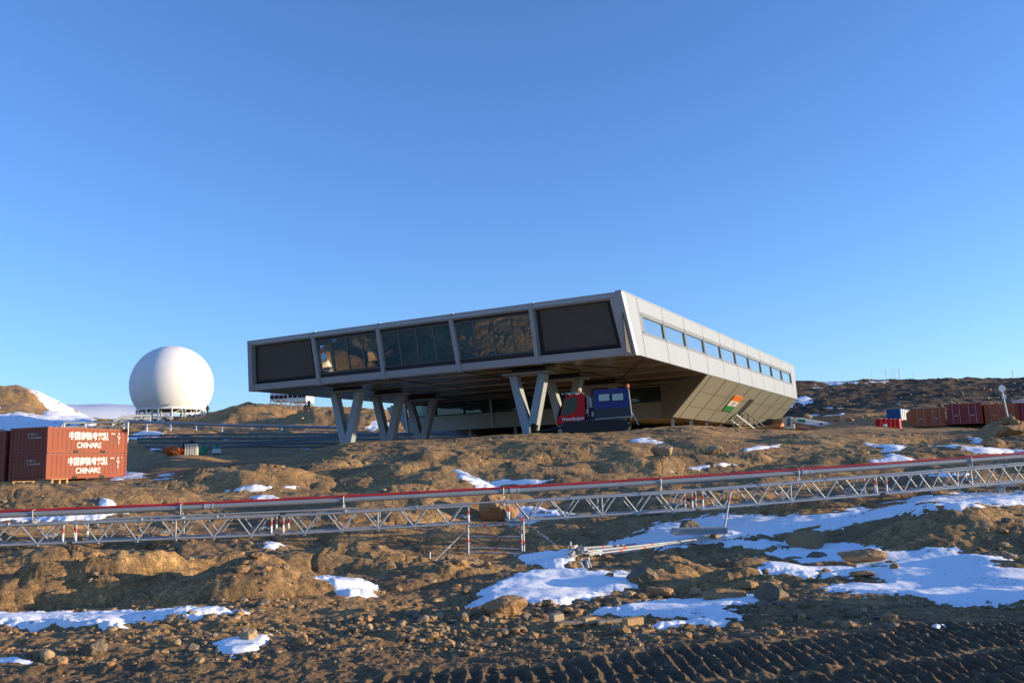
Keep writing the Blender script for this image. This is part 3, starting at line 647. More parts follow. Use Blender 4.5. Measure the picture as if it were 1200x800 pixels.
# front plane: s = 0 at the roof edge, 1 at the soffit edge; the whole face leans in by 1.9 m
TOPA = [0, 6.0, 11.9, 17.8, 23.6, 29.9]; BOTA = [-.02, 6.6, 12.45, 18.7, 24.6, 31.64]
INS = 1.9
def Ff(a_t, a_b, s, off=0): 
    a = a_t+(a_b-a_t)*s
    return B(a, INS*s+off, ZT+(ZS-ZT)*s)
nF = (Vs_*-(ZT-ZS)+Vector((0, 0, -INS))).normalized()          # outward normal of the front
def fquad(k0, k1, s0, s1, t0=0, t1=0, out=0, thick=.1):
    """panel between bay lines k0,k1 (floats index TOPA/BOTA), rows s0..s1"""
    def ab(k):
        i = min(int(k), 4); f = k-i; return TOPA[i]*(1-f)+TOPA[i+1]*f, BOTA[i]*(1-f)+BOTA[i+1]*f
    (a0, b0), (a1, b1) = ab(k0), ab(k1)
    pts = [Ff(a0+t0, b0+t0, s0), Ff(a1-t1, b1-t1, s0), Ff(a1-t1, b1-t1, s1), Ff(a0+t0, b0+t0, s1)]
    pts = [p+nF*out for p in pts]
    return MB().prism(pts, Vs_*thick)
# roof and inner shell -------------------------------------------------
build(MB().prism([B(.05, .05, ZT-.3), B(29.8, .05, ZT-.3), B(29.8, 48.8, ZT-.3), B(.05, 48.8, ZT-.3)], (0, 0, .22)), 'roof', 'roofm')
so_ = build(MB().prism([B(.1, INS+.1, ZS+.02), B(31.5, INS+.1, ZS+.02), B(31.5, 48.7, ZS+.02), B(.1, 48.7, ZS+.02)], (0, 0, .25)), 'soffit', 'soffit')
sm = MB()
for b_ in (4.4, 8.0, 12.0, 16.2, 20.4): sm.beam(B(.3, b_, ZS), B(31.2, b_, ZS), .09, .05)
build(sm, 'soffit_seam', 'seamlight', so_)
sm = MB()
sm.beam(B(6.4, 2.2, ZS-.004), B(3.0, 9.0, ZS-.004), .07, .05); sm.beam(B(.4, 4.2, ZS-.003), B(6.4, 15.2, ZS-.003), .07, .05)
for a_ in (6.4, 12.6, 18.8, 25): sm.beam(B(a_, 2.2, ZS-.002), B(a_, 22, ZS-.002), .05, .045)
build(sm, 'soffit_seam', 'dark', so_)
# front frame -------------------------------------------------------------
build(fquad(0, 5, 0, .105, 0, 0, 0, .5), 'top_band', 'frame')
build(fquad(0, 5, .875, 1, 0, 0, -.003, .5), 'bottom_band', 'frame')
for k in range(6):
    w_ = .28 if 0 < k < 5 else (.8 if k == 0 else .42)
    kk = float(k)
    if k == 0: m_ = fquad(0, 1, 0, 1.0, 0, 0, .03, .45)
    a_t, a_b = TOPA[k], BOTA[k]
    s_ = 0 if k == 0 else (-w_ if k == 5 else -w_/2)
    p = [Ff(a_t+s_, a_b+s_, -.004), Ff(a_t+s_+w_, a_b+s_+w_, -.004), Ff(a_t+s_+w_, a_b+s_+w_, 1.004), Ff(a_t+s_, a_b+s_, 1.004)]
    build(MB().prism([q+nF*.06 for q in p], Vs_*.5), 'facade_post', 'frame')
# closed screens in the first and last bay
for k in (0, 4):
    build(fquad(k, k+1, .10, .88, .3 if k else .75, .25, -.30, .1), 'screen_surround', 'dark')
    build(fquad(k, k+1, .15, .83, 1.15 if k == 0 else .5, .5 if k == 0 else .75, -.24, .05), 'screen_panel', 'screen')
# three glazed bays
for k in (1, 2, 3):
    w = build(fquad(k, k+1, .10, .17, .12, .12, -.10, .2), 'window', 'dark')
    build(fquad(k, k+1, .80, .88, .12, .12, -.10, .2), 'sill', 'dark', w)
    n = 4
    for j in range(n):
        k0 = k+.03+.94*j/n; k1 = k+.03+.94*(j+1)/n
        g = fquad(k0, k1, .17, .80, .02, .02, -.16, .02)
        g = g.build('x', 'glassf'); bpy.data.objects.remove(g)
        g = MB(); q = fquad(k0, k1, .17, .80, .02, .02, -.16, .02)
        tilt = Vector((random.uniform(-.02, .02), random.uniform(-.02, .02), random.uniform(-.02, .02)))
        g.v = [tuple(Vector(v)+tilt*(1 if i % 2 else -1)) for i, v in enumerate(q.v)]; g.f = q.f
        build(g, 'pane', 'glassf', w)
        if j: build(fquad(k0, k0+.008, .17, .80, -.02, -.02, -.10, .1), 'mullion', 'midgrey', w)
    build(fquad(k, k+1, .165, .18, .12, .12, -.08, .1), 'transom', 'midgrey', w); build(fquad(k, k+1, .795, .81, .12, .12, -.08, .1), 'transom', 'midgrey', w)
# room behind the glass: back wall, floor, ceiling, slanting steel inside
build(MB().prism([B(5.5, 7.5, ZS+.4), B(24.5, 7.5, ZS+.4), B(24.5, 7.5, ZT-.4), B(5.5, 7.5, ZT-.4)], Vs_*.1), 'inner_wall', 'teal')
build(MB().prism([B(5.5, INS+.3, ZS+.3), B(24.5, INS+.3, ZS+.3), B(24.5, 7.4, ZS+.3), B(5.5, 7.4, ZS+.3)], (0, 0, .08)), 'inner_floor', 'int_dark')
for a_ in (8, 13.5, 20): 
    build(MB().beam(B(a_, 4, ZS+.4), B(a_+1.1, 4, ZT-.4), .35, .35).beam(B(a_+2.6, 4, ZS+.4), B(a_+1.5, 4, ZT-.4), .35, .35), 'inner_brace', 'frame')
# right long side: solid cladding with a window ribbon ---------------------------
WB, WT = 9.66, 10.86
def sh(b, z): return b+ (ZT-z)/(ZT-ZS)*1.15        # panel joints lean
def rq(b0, b1, z0, z1, out=0, th=.25, lead=None):
    p = [B(-out, sh(b0, z1), z1), B(-out, sh(b1, z1), z1), B(-out, sh(b1, z0), z0), B(-out, sh(b0, z0), z0)]
    return MB().prism(p, Us*th)
J = [2.42+4.43*k for k in range(11)]              # joints at the roof line
for i in range(12):
    b0 = 0 if i == 0 else J[i-1]; b1 = J[i] if i < 11 else 48.9
    g = .035
    if i == 0:                                          # wedge at the front corner: front edge follows the leaning face
        p = [B(0, .0, ZT), B(0, b1-g, ZT), B(0, sh(b1-g, ZS), ZS), B(0, INS, ZS)]
        build(MB().prism(p, Us*.25), 'wall_panel', 'clad'); continue
    if i == 11:
        p = [B(0, b0+g, ZT), B(0, 48.9, ZT), B(0, 49.6, ZS), B(0, sh(b0+g, ZS), ZS)]
        build(MB().prism(p, Us*.25), 'wall_panel', 'clad'); continue
    build(rq(b0+g, b1-g, WT+.08, ZT), 'wall_panel', 'clad'); build(rq(b0+g, b1-g, ZS, WB-.08), 'wall_panel', 'clad')
    fr = MB(); lf = .55 if i == 1 else .12
    fr.prism([B(.02, sh(b0+g, WT+.08), WT+.08), B(.02, sh(b1-g, WT+.08), WT+.08), B(.02, sh(b1-g, WT-.14), WT-.14), B(.02, sh(b0+g, WT-.14), WT-.14)], Us*.2)
    fr.prism([B(.02, sh(b0+g, WB+.12), WB+.12), B(.02, sh(b1-g, WB+.12), WB+.12), B(.02, sh(b1-g, WB-.08), WB-.08), B(.02, sh(b0+g, WB-.08), WB-.08)], Us*.2)
    fr.prism([B(.02, sh(b0+g, WT-.06), WT-.06), B(.02, sh(b0+g+lf, WT-.06), WT-.06), B(.02, sh(b0+g+lf, WB+.06), WB+.06), B(.02, sh(b0+g, WB+.06), WB+.06)], Us*.2)
    fr.prism([B(.02, sh(b1-g-.12, WT-.06), WT-.06), B(.02, sh(b1-g, WT-.06), WT-.06), B(.02, sh(b1-g, WB+.06), WB+.06), B(.02, sh(b1-g-.12, WB+.06), WB+.06)], Us*.2)
    w = build(fr, 'window', 'winframe')
    build(MB().prism([B(.10, sh(b0+g+lf, WT-.06), WT-.06), B(.10, sh(b1-g-.12, WT-.06), WT-.06), B(.10, sh(b1-g-.12, WB+.06), WB+.06), B(.10, sh(b0+g+lf, WB+.06), WB+.06)], Us*.03), 'pane', 'glassb', w)
    bl_ = MB()                                        # pale blinds and room wall behind
    bl_.prism([B(.5, sh(b0, WT), WT), B(.5, sh(b1, WT), WT), B(.5, sh(b1, WB), WB), B(.5, sh(b0, WB), WB)], Us*.05)
    build(bl_, 'blind', 'cream', w)
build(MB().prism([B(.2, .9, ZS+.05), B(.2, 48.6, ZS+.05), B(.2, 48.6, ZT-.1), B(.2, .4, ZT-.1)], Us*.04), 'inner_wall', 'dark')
build(MB().prism([B(-.02, -.02, ZT), B(-.02, 48.9, ZT), B(-.02, 48.9, ZT+.07), B(-.02, -.02, ZT+.07)], Us*.4), 'roof_edge', 'clad')
# rear and left sides
build(MB().prism([B(0, 48.9, ZT), B(29.9, 48.9, ZT), B(31.6, 49.5, ZS), B(0, 49.5, ZS)], Vs_*.1), 'rear_wall', 'clad')
build(MB().prism([B(29.9, .1, ZT), B(29.9, 48.9, ZT), B(31.64, 49.5, ZS), B(31.64, 2.0, ZS)], Us*.1), 'side_wall', 'clad')
# lower storey ------------------------------------------------------------------
ZL = 5.5; KW = 4.4/2.7
A_, C_, D_, B_ = B(0.02, 16.6, ZS), B(5.7, 22.2, ZS), B(5.6, 22.1, ZL), B(4.4, 21.0, ZL)
build(MB().prism([A_, C_, D_, B_], (Us+Vs_).normalized()*.12), 'corner_wall', 'clad_low')
lw = [A_, B(.02, 49.6, ZS), B(4.4, 56.8, ZL), B_]
build(MB().prism(lw, Us*.12+Vector((0, 0, .08))), 'lower_wall', 'clad_low')
nW = (-Us*(ZS-ZL)-Vector((0, 0, 4.4))).normalized()   # outward (down and to the side)
def Wp(s, b, out=.0):                                    # s 0 top..1 bottom; b at the top edge, leaning like the joints
    return B(.02+4.38*s, b+5.0*s, ZS+(ZL-ZS)*s)+nW*out
jm = MB()
for b_ in [17.7+4.05*k for k in range(8)]: jm.beam(Wp(.01, b_, .003), Wp(.995, b_, .003), .07, .02, nW)
for b_ in (43.2+2.9, ): jm.beam(Wp(.01, b_, .003), Wp(.995, b_, .003), .07, .02, nW)
for i in range(8):
    b_ = 17.7+4.05*i
    for s in (.36, .7): jm.beam(Wp(s, b_+.1, .003), Wp(s, b_+3.9, .003), .03, .02, nW)
build(jm, 'panel_joint', 'seam')
# front wall of the lower storey with its strip window
wz0, wz1 = 6.95, 8.1
fw = MB(); fw.prism([B(5.6, 22.2, ZL), B(31.6, 22.2, ZL), B(32.6, 22.2, wz0), B(5.65, 22.2, wz0)], Vs_*.2); fw.prism([B(5.65, 22.2, wz1), B(33.5, 22.2, wz1), B(33.5, 22.2, ZS), B(5.65, 22.2, ZS)], Vs_*.2)
fw.prism([B(31.7, 22.2, wz0), B(33.4, 22.2, wz0), B(34, 22.2, wz1), B(31.7, 22.2, wz1)], Vs_*.2)
build(fw, 'front_wall', 'clad_low')
w = build(MB().beam(B(5.7, 22.25, wz1), B(31.7, 22.25, wz1), .12, .12).beam(B(5.7, 22.25, wz0), B(31.7, 22.25, wz0), .12, .12), 'strip_window', 'dark')
e0 = 5.8
for i in range(8):
    e1 = e0+3.2
    build(MB().prism([B(e0+.08, 22.3, wz0), B(e1-.08, 22.3, wz0), B(e1-.08, 22.3, wz1), B(e0+.08, 22.3, wz1)], Vs_*.03), 'pane', 'glassd', w)
    build(MB().beam(B(e1, 22.22, ZL if i % 3 == 1 else wz0), B(e1+(.3 if i % 3 == 1 else 0), 22.22, wz1), .3 if i % 3 == 1 else .08, .14), 'mullion', 'frame' if i % 3 == 1 else 'dark', w)
    e0 = e1
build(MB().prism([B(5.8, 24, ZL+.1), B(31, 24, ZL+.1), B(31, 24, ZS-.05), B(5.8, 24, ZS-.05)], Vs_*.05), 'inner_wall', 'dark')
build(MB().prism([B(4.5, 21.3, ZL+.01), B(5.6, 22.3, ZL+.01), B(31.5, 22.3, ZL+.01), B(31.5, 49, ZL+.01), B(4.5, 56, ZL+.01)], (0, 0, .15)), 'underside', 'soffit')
pl = [(4.9, 22.4), (4.8, 27.0), (4.8, 31.6), (4.8, 36.2), (4.8, 41), (10, 23), (15, 23.2), (20, 23), (25, 23.2), (30, 23), (12, 31), (20, 31), (28, 31)]
for a_, b_ in pl:
    p = B(a_, b_, 0); build(MB().beam(B(a_, b_, hgt(p.x, p.y)-.3), B(a_, b_, ZL+.02), .28, .28), 'pedestal', 'column')
# flag panel: three bands and a ring
fl = build(MB().prism([Wp(.27, 27.2, .03), Wp(.27, 30.0, .03), Wp(.40, 30.0, .03), Wp(.40, 27.2, .03)], nW*.03), 'flag_panel', 'saff')
build(MB().prism([Wp(.402, 27.2, .03), Wp(.402, 30.0, .03), Wp(.532, 30.0, .03), Wp(.532, 27.2, .03)], nW*.03), 'white_band', 'flagw', fl)
build(MB().prism([Wp(.534, 27.2, .03), Wp(.534, 30.0, .03), Wp(.67, 30.0, .03), Wp(.67, 27.2, .03)], nW*.03), 'green_band', 'flagg', fl)
rg = MB(); cc = Wp(.467, 28.6, .064); ex = (Wp(.467, 29.6, .064)-Wp(.467, 27.6, .064)).normalized(); ey = nW.cross(ex)
for i in range(24):
    t0, t1 = 2*PI*i/24, 2*PI*(i+1)/24
    q0 = cc+(ex*math.cos(t0)+ey*math.sin(t0))*.22; q1 = cc+(ex*math.cos(t1)+ey*math.sin(t1))*.22; rg.beam(q0, q1, .03, .01, nW)
    if i % 2 == 0: rg.beam(cc, q0, .012, .008, nW)
build(rg, 'wheel_emblem', 'flagn', fl)
# door opening and outside stair
dr = build(MB().prism([Wp(.28, 32.6, .02), Wp(.28, 34.2, .02), Wp(.74, 34.0, .02), Wp(.74, 32.4, .02)], -nW*.05), 'door', 'dark')
def onwall(px, py):
    d = Vector(tuple(ray(px, py))); c = Vector(tuple(CAM)); k = 4.4/(ZS-ZL)
    s = (k*(ZS-c.z)-(c-Vector((P0.x, P0.y, 0))).dot(Us))/(d.dot(Us)+k*d.z); return c+d*s
S0 = onwall(862, 484.5)+nW*.1; dirS = Vs_; zg = 4.15
nst = 10; run = 7.5; S1 = Vector((S0.x, S0.y, 0))+Vs_*run-Us*.9; S1.z = zg
stn = MB(); side = Us*1.1
stn.beam(S0, S1, .06, .15); stn.beam(S0+side, S1+side, .06, .12)
for i in range(nst):
    p = S0.lerp(S1, (i+.5)/nst); stn.beam(p, p+side, .3, .04)
sg = build(stn, 'stair', 'clad')
rl = MB()
R0_, R1_ = S0+Vector((0, 0, 1.05)), S1+Vector((0, 0, 1.05))
for q in (0, .5): rl.beam(R0_-Vector((0, 0, q)), R1_-Vector((0, 0, q)), .08, .08)
for i in range(6): p = S0.lerp(S1, i/5); rl.beam(p, p+Vector((0, 0, 1.05)), .07, .07)
build(rl, 'railing', 'dark', sg)
# V columns -------------------------------------------------------------------------
def vcol(ac, b, half, z1=7.86, legw=.58, dep=.55, bw=.5, cap=True, zb=None):
    p = B(ac, b, 0); z0 = (hgt(p.x, p.y) if zb is None else zb)-.3
    m = MB(); zj = z0+.3+.22*(z1-z0)
    for sgn in (-1, 1):
        t0, t1 = ac+sgn*half, ac+sgn*(half-legw)
        o0, o1 = ac+sgn*bw, ac-sgn*.0
        m.prism([B(t0, b, z1), B(t1, b, z1), B(o1, b, zj), B(o1, b, z0), B(o0, b, z0), B(o0, b, zj*.5+z0*.5)], Vs_*dep)
    o = build(m, 'v_column', 'column', bevel=.03)
    if cap: build(MB().beam(B(ac-half-.35, b+dep/2, z1+.06), B(ac+half+.35, b+dep/2, z1+.06), dep+.5, .12), 'cap_plate', 'column', o); build(MB().beam(B(ac-half+.2, b+dep/2, z1+.24), B(ac+half-.2, b+dep/2, z1+.24), dep*.6, .28), 'neck', 'dark', o)
    build(MB().box(B(ac, b+dep/2, z0+.33), (bw*2+.4, dep+.4, .12)), 'base_plate', 'galv', o)
for ac, b_, hf in ((24.7, 4.9, 1.5), (24.4, 9.6, 1.5), (25.4, 15.7, 1.55), (8.4, 3.8, 1.4), (8.4, 9.2, 1.4), (8.4, 15.5, 1.4)): vcol(ac, b_, hf)
# roof bits
for px, h_ in ((573, .35), (579.5, .55)):
    q = atY(px, 361, 57.5); build(MB().box((q[0], q[1], ZT+h_/2), (.22, .22, h_)), 'roof_antenna', 'white')
for k in (1, 2, 3, 4): build(MB().beam(B(TOPA[k]-.12, .3, ZT+.04), B(TOPA[k]+.12, .3, ZT+.04), .2, .08), 'roof_bracket', 'white')
# ------------------------------------------------------------------ radome
def radome():
    c = atY(201.5, 451.5, 140); R = 46.3*140/FP*1.005; zb = hgt(c[0], c[1]); cut = atY(201.5, 480, 140)[2]
    r = empty('radome', (c[0], c[1], zb), 0, 'huge white spherical radar dome on the left ridge', 'radome')
    m = MB(); nu, nv = 96, 48; zc = c[2]-zb; lim = math.acos(max(-1, (cut-c[2])/R))
    for j in range(nv+1):
        t = .0001+(lim-.0001)*j/nv
        for i in range(nu): p = 2*PI*i/nu; m.v.append((R*math.sin(t)*math.cos(p), R*math.sin(t)*math.sin(p), zc+R*math.cos(t)))
    for j in range(nv):
        for i in range(nu): m.f.append((j*nu+i, j*nu+(i+1) % nu, (j+1)*nu+(i+1) % nu, (j+1)*nu+i))
    m.build('dome', 'radome', r, smooth=True)
    s = MB()                                            # fine panel seams of the shell
    for k in range(10):
        p = 2*PI*k/10+.25
        s.path([(R*1.0012*math.sin(t)*math.cos(p), R*1.0012*math.sin(t)*math.sin(p), zc+R*1.0012*math.cos(t)) for t in np.linspace(.15, lim-.02, 24)], .006, 4)
    for t in (.9, 1.55, 2.05):
        s.path([(R*1.0012*math.sin(t)*math.cos(p), R*1.0012*math.sin(t)*math.sin(p), zc+R*1.0012*math.cos(t)) for p in np.linspace(0, 2*PI, 60)], .006, 4)
    s.build('shell_seam', 'frame', r)
    rb = R*math.sin(lim); zt = cut-zb; b = MB(); zz = lambda a, q: hgt(c[0]+q*math.cos(a), c[1]+q*math.sin(a))-zb
    n = 16
    for q in (rb*1.02, rb*.8):
        for k in range(n):
            a0, a1 = 2*PI*k/n, 2*PI*(k+1)/n
            p0 = Vector((q*math.cos(a0), q*math.sin(a0), 0)); p1 = Vector((q*math.cos(a1), q*math.sin(a1), 0))
            b.beam(p0+Vector((0, 0, zt-.08)), p1+Vector((0, 0, zt-.08)), .16, .2); b.beam(p0+Vector((0, 0, zt-.85)), p1+Vector((0, 0, zt-.85)), .1, .1)
            b.beam(p0+Vector((0, 0, min(zz(a0, q), zt-1)-.1)), p0+Vector((0, 0, zt)), .2, .2)
            if k % 2: b.beam(p0+Vector((0, 0, zt-.9)), p1+Vector((0, 0, zt-.1)), .07, .07)
    b.build('support_frame', 'white', r)
    rs = random.Random(4)
    for k in range(18):
        a = rs.uniform(PI, 2*PI); q = rb*rs.uniform(.7, 1.15); MB().box((q*math.cos(a), q*math.sin(a), zz(a, q)+rs.uniform(.1, .5)), (rs.uniform(.2, 1.0), rs.uniform(.2, .6), rs.uniform(.15, .6)), Matrix.Rotation(rs.uniform(0, 3), 3, 'Z')).build('equipment_case', 'galv' if k % 3 else 'white', r)
radome()
# ------------------------------------------------------------------ shipping containers (half height, open top)
def container(name, L, W, H, m, label, group, loc, rz, door=True, doors_m=None, cover=True, pitch_=0.0, text=None, parent=None, endtext=False):
    """origin at the base of the near corner; x along the long side, y along the end (to the rear), long visible side at y = 0, door end at x = 0"""
    r = empty(name, loc, rz, label, 'container', group); r.rotation_euler = (0, pitch_, rz)
    fr = MB(); t = .11
    for x in (t/2, L-t/2):
        for y in (t/2, W-t/2): fr.box((x, y, H/2), (t, t, H))
    for y in (t/2, W-t/2):
        fr.box((L/2, y, H-t/2), (L-2*t, t*.8, t)); fr.box((L/2, y, t*.7), (L-2*t, t*.8, t*1.4))
    for x in (t/2, L-t/2): fr.box((x, W/2, H-t/2), (t*.8, W-2*t, t)); fr.box((x, W/2, t/2), (t*.8, W-2*t, t))
    for x in (.09, L-.09):
        for y in (.08, W-.08):
            for z in (.06, H-.06): fr.box((x, y, z), (.19, .18, .13))
    fr.build('corner_frame', m, r)
    def corr(x0, x1, y, sgn, n):
        g = MB(); w = (x1-x0)/n; pts = []
        for i in range(n):
            a = x0+i*w; pts += [(a, 0), (a+w*.34, 0), (a+w*.5, .035), (a+w*.84, .035)]
        pts.append((x1, 0)); zs = (t*1.2, H-t*.9)
        for (px_, d) in pts:
            for z in zs: g.v.append((px_, y+sgn*(d+.02), z))
        for i in range(len(pts)-1): g.f.append((2*i, 2*i+2, 2*i+3, 2*i+1))
        return g
    corr(t, L-t, 0, 1, 18).build('side_wall', m, r); corr(t, L-t, W, -1, 18).build('side_wall', m, r)
    e = MB()
    if door:
        for k in range(2):
            y0 = t+k*(W/2-t)+.01; y1 = y0+W/2-t-.02
            dd = MB(); dd.box((.05, (y0+y1)/2, H/2), (.05, y1-y0, H-2*t)); 
            for f in (.2, .5, .8): dd.box((.02, (y0+y1)/2, t+(H-2*t)*f), (.03, (y1-y0)*.86, .12))
            do = dd.build('door', m, r)
            for f in (.28, .72):
                y = y0+(y1-y0)*f; MB().tube((-.01, y, t*.5), (-.01, y, H-t*.5), .018, 6).build('lock_bar', 'silver' if m != 'cont' else m, do)
            MB().box((-.012, y0+(y1-y0)*.5, H*.42), (.02, .26, .07)).build('handle', 'silver' if m != 'cont' else m, do)
    else:
        g = corr(t, W-t, 0, 1, 9); g.v = [(v[1], v[0], v[2]) for v in g.v]; g.build('end_wall', m, r)
    g = corr(t, W-t, 0, 1, 8); g.v = [(L-v[1], v[0], v[2]) for v in g.v]; g.build('end_wall', m, r)
    MB().box((L/2, W/2, .16), (L-.2, W-.2, .06)).build('floor_deck', 'oldwood', r)
    if cover:
        c = MB(); c.box((L/2, W/2, H-.015), (L-.25, W-.25, .05))
        for i in range(16): c.beam((t+.2+i*(L-.5)/15, .1, H+.02), (t+.2+i*(L-.5)/15, W-.1, H+.02), .07, .03)
        c.build('cover', 'tarp', r)
    for x in ((L/2-1.03, L/2+1.03) if L > 4 else (L/2,)): MB().box((x, .055, .075), (.34, .125, .13)).build('forklift_pocket', 'black', r)
    if text:
        F = Matrix.Rotation(PI/2, 4, 'X')
        n_ = 18; w_ = (L-2*t)/n_; kx = []
        for i in range(n_): kx += [(t+i*w_, 0), (t+i*w_+w_*.34, 0), (t+i*w_+w_*.5, .035), (t+i*w_+w_*.84, .035)]
        kx.append((L-t, 0))
        for s_, sz, zz_, bd, wd_ in ((text[0], .46, .66, .012, .50), (text[1], .42, .30, .006, .31)):
            q = text_mesh('lettering', s_, sz, 'text', r, Matrix.Identity(4), bd, width=L*wd_, ext=0)
            b_ = bmesh.new(); b_.from_mesh(q.data); bmesh.ops.transform(b_, matrix=Matrix.Translation((L*.5, 0, H*zz_)) @ F, verts=b_.verts)
            for x_, _d in kx: bmesh.ops.bisect_plane(b_, geom=b_.verts[:]+b_.edges[:]+b_.faces[:], plane_co=(x_, 0, 0), plane_no=(1, 0, 0))
            for v in b_.verts: v.co.y = .013+float(np.interp(v.co.x, [k_[0] for k_ in kx], [k_[1] for k_ in kx]))
            b_.to_mesh(q.data); b_.free()
        mk = MB(); rs = random.Random(3)
        for (x, z, w, h) in ((.80, .80, .30, .05), (.88, .80, .10, .10), (.925, .82, .05, .05), (.86, .70, .05, .05), (.88, .66, .22, .05), (.88, .58, .12, .05), (.875, .46, .08, .10), (.88, .38, .04, .06)): mk.box((L*x, -.006, H*z), (w, .01, h))
        mk.build('code_marks', 'text', r)
        F2 = Matrix.Rotation(-PI/2, 4, 'Z') @ F
        text_mesh('serial_mark', '181', .15, 'textdim', r, Matrix.Translation((-.03, W*.40, H*.73)) @ F2, .004, width=.55)
        text_mesh('serial_mark', '1000', .14, 'textdim', r, Matrix.Translation((-.03, W*.34, H*.60)) @ F2, .004, width=.85)
    return r
def solve_container(pxc, pyb, Y, pxe, L):
    """heading so that the long side runs from pixel pxc to pixel pxe, base corner at (pxc, pyb, Y)"""
    c = atY(pxc, pyb, Y); best = None
    for k in range(-900, 901):
        a = math.radians(k/10); e = c+np.array([math.cos(a)*L, math.sin(a)*L, 0])
        if e[1] < 5: continue
        x, _ = project(e[0], e[1], e[2])
        if best is None or abs(x-pxe) < best[0]: best = (abs(float(x)-pxe), a)
    return c, best[1]
c, a = None, None
bestc = None
for Yc in np.linspace(38, 56, 73):
    c_ = atY(53.5, 561.8, Yc); e_ = atY(148, 555, 50)
    for k in range(0, 700):
        a_ = math.radians(k/8.0); e = c_+np.array([math.cos(a_), math.sin(a_), 0])*6.06; s = c_+np.array([-math.sin(a_), math.cos(a_), 0])*2.44
        x1 = project(*e)[0]; x2 = project(*s)[0]; er = abs(float(x1)-148)+abs(float(x2)-9.5)
        if bestc is None or er < bestc[0]: bestc = (er, Yc, a_)
_, YC, AC = bestc
print('container', bestc)
c = atY(53.5, 561.8, YC); HC = 30.2*YC/FP*1.0
TXT = ('中国南极考察队', 'CHINARE')
CG = 'red half-height containers stacked at the left edge'
tilt = math.radians(-.6)
container('shipping_container', 6.06, 2.44, HC, 'cont', 'lower red container with white lettering in the front stack at left', CG, c, AC, text=TXT, door=False, pitch_=tilt)
container('shipping_container', 6.06, 2.44, HC, 'cont', 'upper red container with white lettering on top of the front stack at left', CG, (c[0], c[1], c[2]+HC+.03), AC, text=TXT, door=False, pitch_=tilt)
d2 = Vector((-math.sin(AC), math.cos(AC), 0)); q = Vector(tuple(c))+d2*2.75
for k, lab in ((0, 'lower dark red container behind the front stack, cut by the left edge'), (1, 'upper dark red container behind the front stack, cut by the left edge')):
    container('shipping_container', 6.06, 2.44, HC, 'cont', lab, CG, (q.x, q.y, q.z+k*(HC+.03)-.1), AC, door=False, pitch_=tilt)
def pallet(px, py, lab, Yr, w=.9, hh=.34, grp='wood packing under the left containers'):
    g = ground(px, py, *Yr); r = empty('wood_pallet', (g.x, g.y, g.z), AC, lab, 'pallet', grp)
    t = MB()
    for i in range(5): t.box(((i-2)*w/5, 0, hh-.03), (w/5.6, .8, .03))
    t.build('top_board', 'wood', r)
    s = MB()
    for x in (-w*.42, 0, w*.42): s.box((x, 0, hh/2-.02), (.1, .8, hh-.1))
    for y in (-.36, .36): s.box((0, y, .02), (w, .1, .04))
    s.build('bearer', 'wood', r); return r
pallet(61, 571, 'small pine pallet under the near corner of the lower lettered container', (38, 50), 1.0, .38)
pallet(19, 574, 'flat pine pallet on the ground at the far left below the containers', (36, 50), 1.3, .4)
# right group
RG = 'containers parked in a row at right'
def rc(px0, px1, pyb, Y, H, m, lab, twist, L=6.06, cover=False):
    """door end faces the camera between px0 and px1"""
    W = 2.44; c0 = atY(px0, pyb, Y); best = None
    for k in range(-450, -120):
        a_ = math.radians(k/10); e = c0+np.array([math.cos(a_), math.sin(a_), 0])*W; x = float(project(*e)[0])
        if best is None or abs(x-px1) < best[0]: best = (abs(x-px1), a_)
    a_ = best[1] if twist is None else twist
    # local y must run along the visible end (left->right), local x to the rear
    r = container('shipping_container', L, W, H, m, lab, RG, tuple(c0), a_+PI/2, door=True, cover=cover)
    for ch in r.children: pass
    # mirror y so the end runs to the right
    r.scale = (1, -1, 1); return r
rc(1069, 1109.5, 500.3, 68, 1.42, 'cont_o', 'orange container with two doors beside the blue striped one', None, cover=True)
rc(1110.5, 1153.5, 497.5, 67, 1.55, 'cont_d', 'dark red container with worn marks, second of the row at right', None)
rc(1155, 1196.5, 496.5, 67, 1.5, 'cont_o', 'orange container behind the disc sign', None)
rc(1198, 1238, 495, 66, 1.5, 'cont_d', 'dark red container under a white box, cut by the right edge', None)
q = atY(1200, 480, 67); r_ = empty('white_crate', (q[0]+1.0, q[1]+.9, atY(1200, 487, 67)[2]), 0, 'white box on top of the container at the right edge', 'crate')
MB().box((0, 0, .75), (1.9, 1.4, 1.0)).build('shell', 'crate', r_, bevel=.03); MB().box((0, 0, 1.27), (1.98, 1.48, .06)).build('lid', 'white', r_); MB().box((0, 0, .2), (1.9, 1.3, .1)).build('skid', 'oldwood', r_)
# blue container with white stripes: long side lit
q = atY(1056.5, 497, 74)
bc = container('shipping_container', 3.2, 1.15, 1.35, 'cont_b', 'small blue container with broad white stripes left of the orange one', RG, (q[0], q[1], q[2]), math.radians(52), door=False, cover=False)
stp = MB()
for i in range(5): stp.box((.35+i*.56, -.012, .68), (.26, .02, 1.15))
stp.build('white_stripe', 'text', bc)
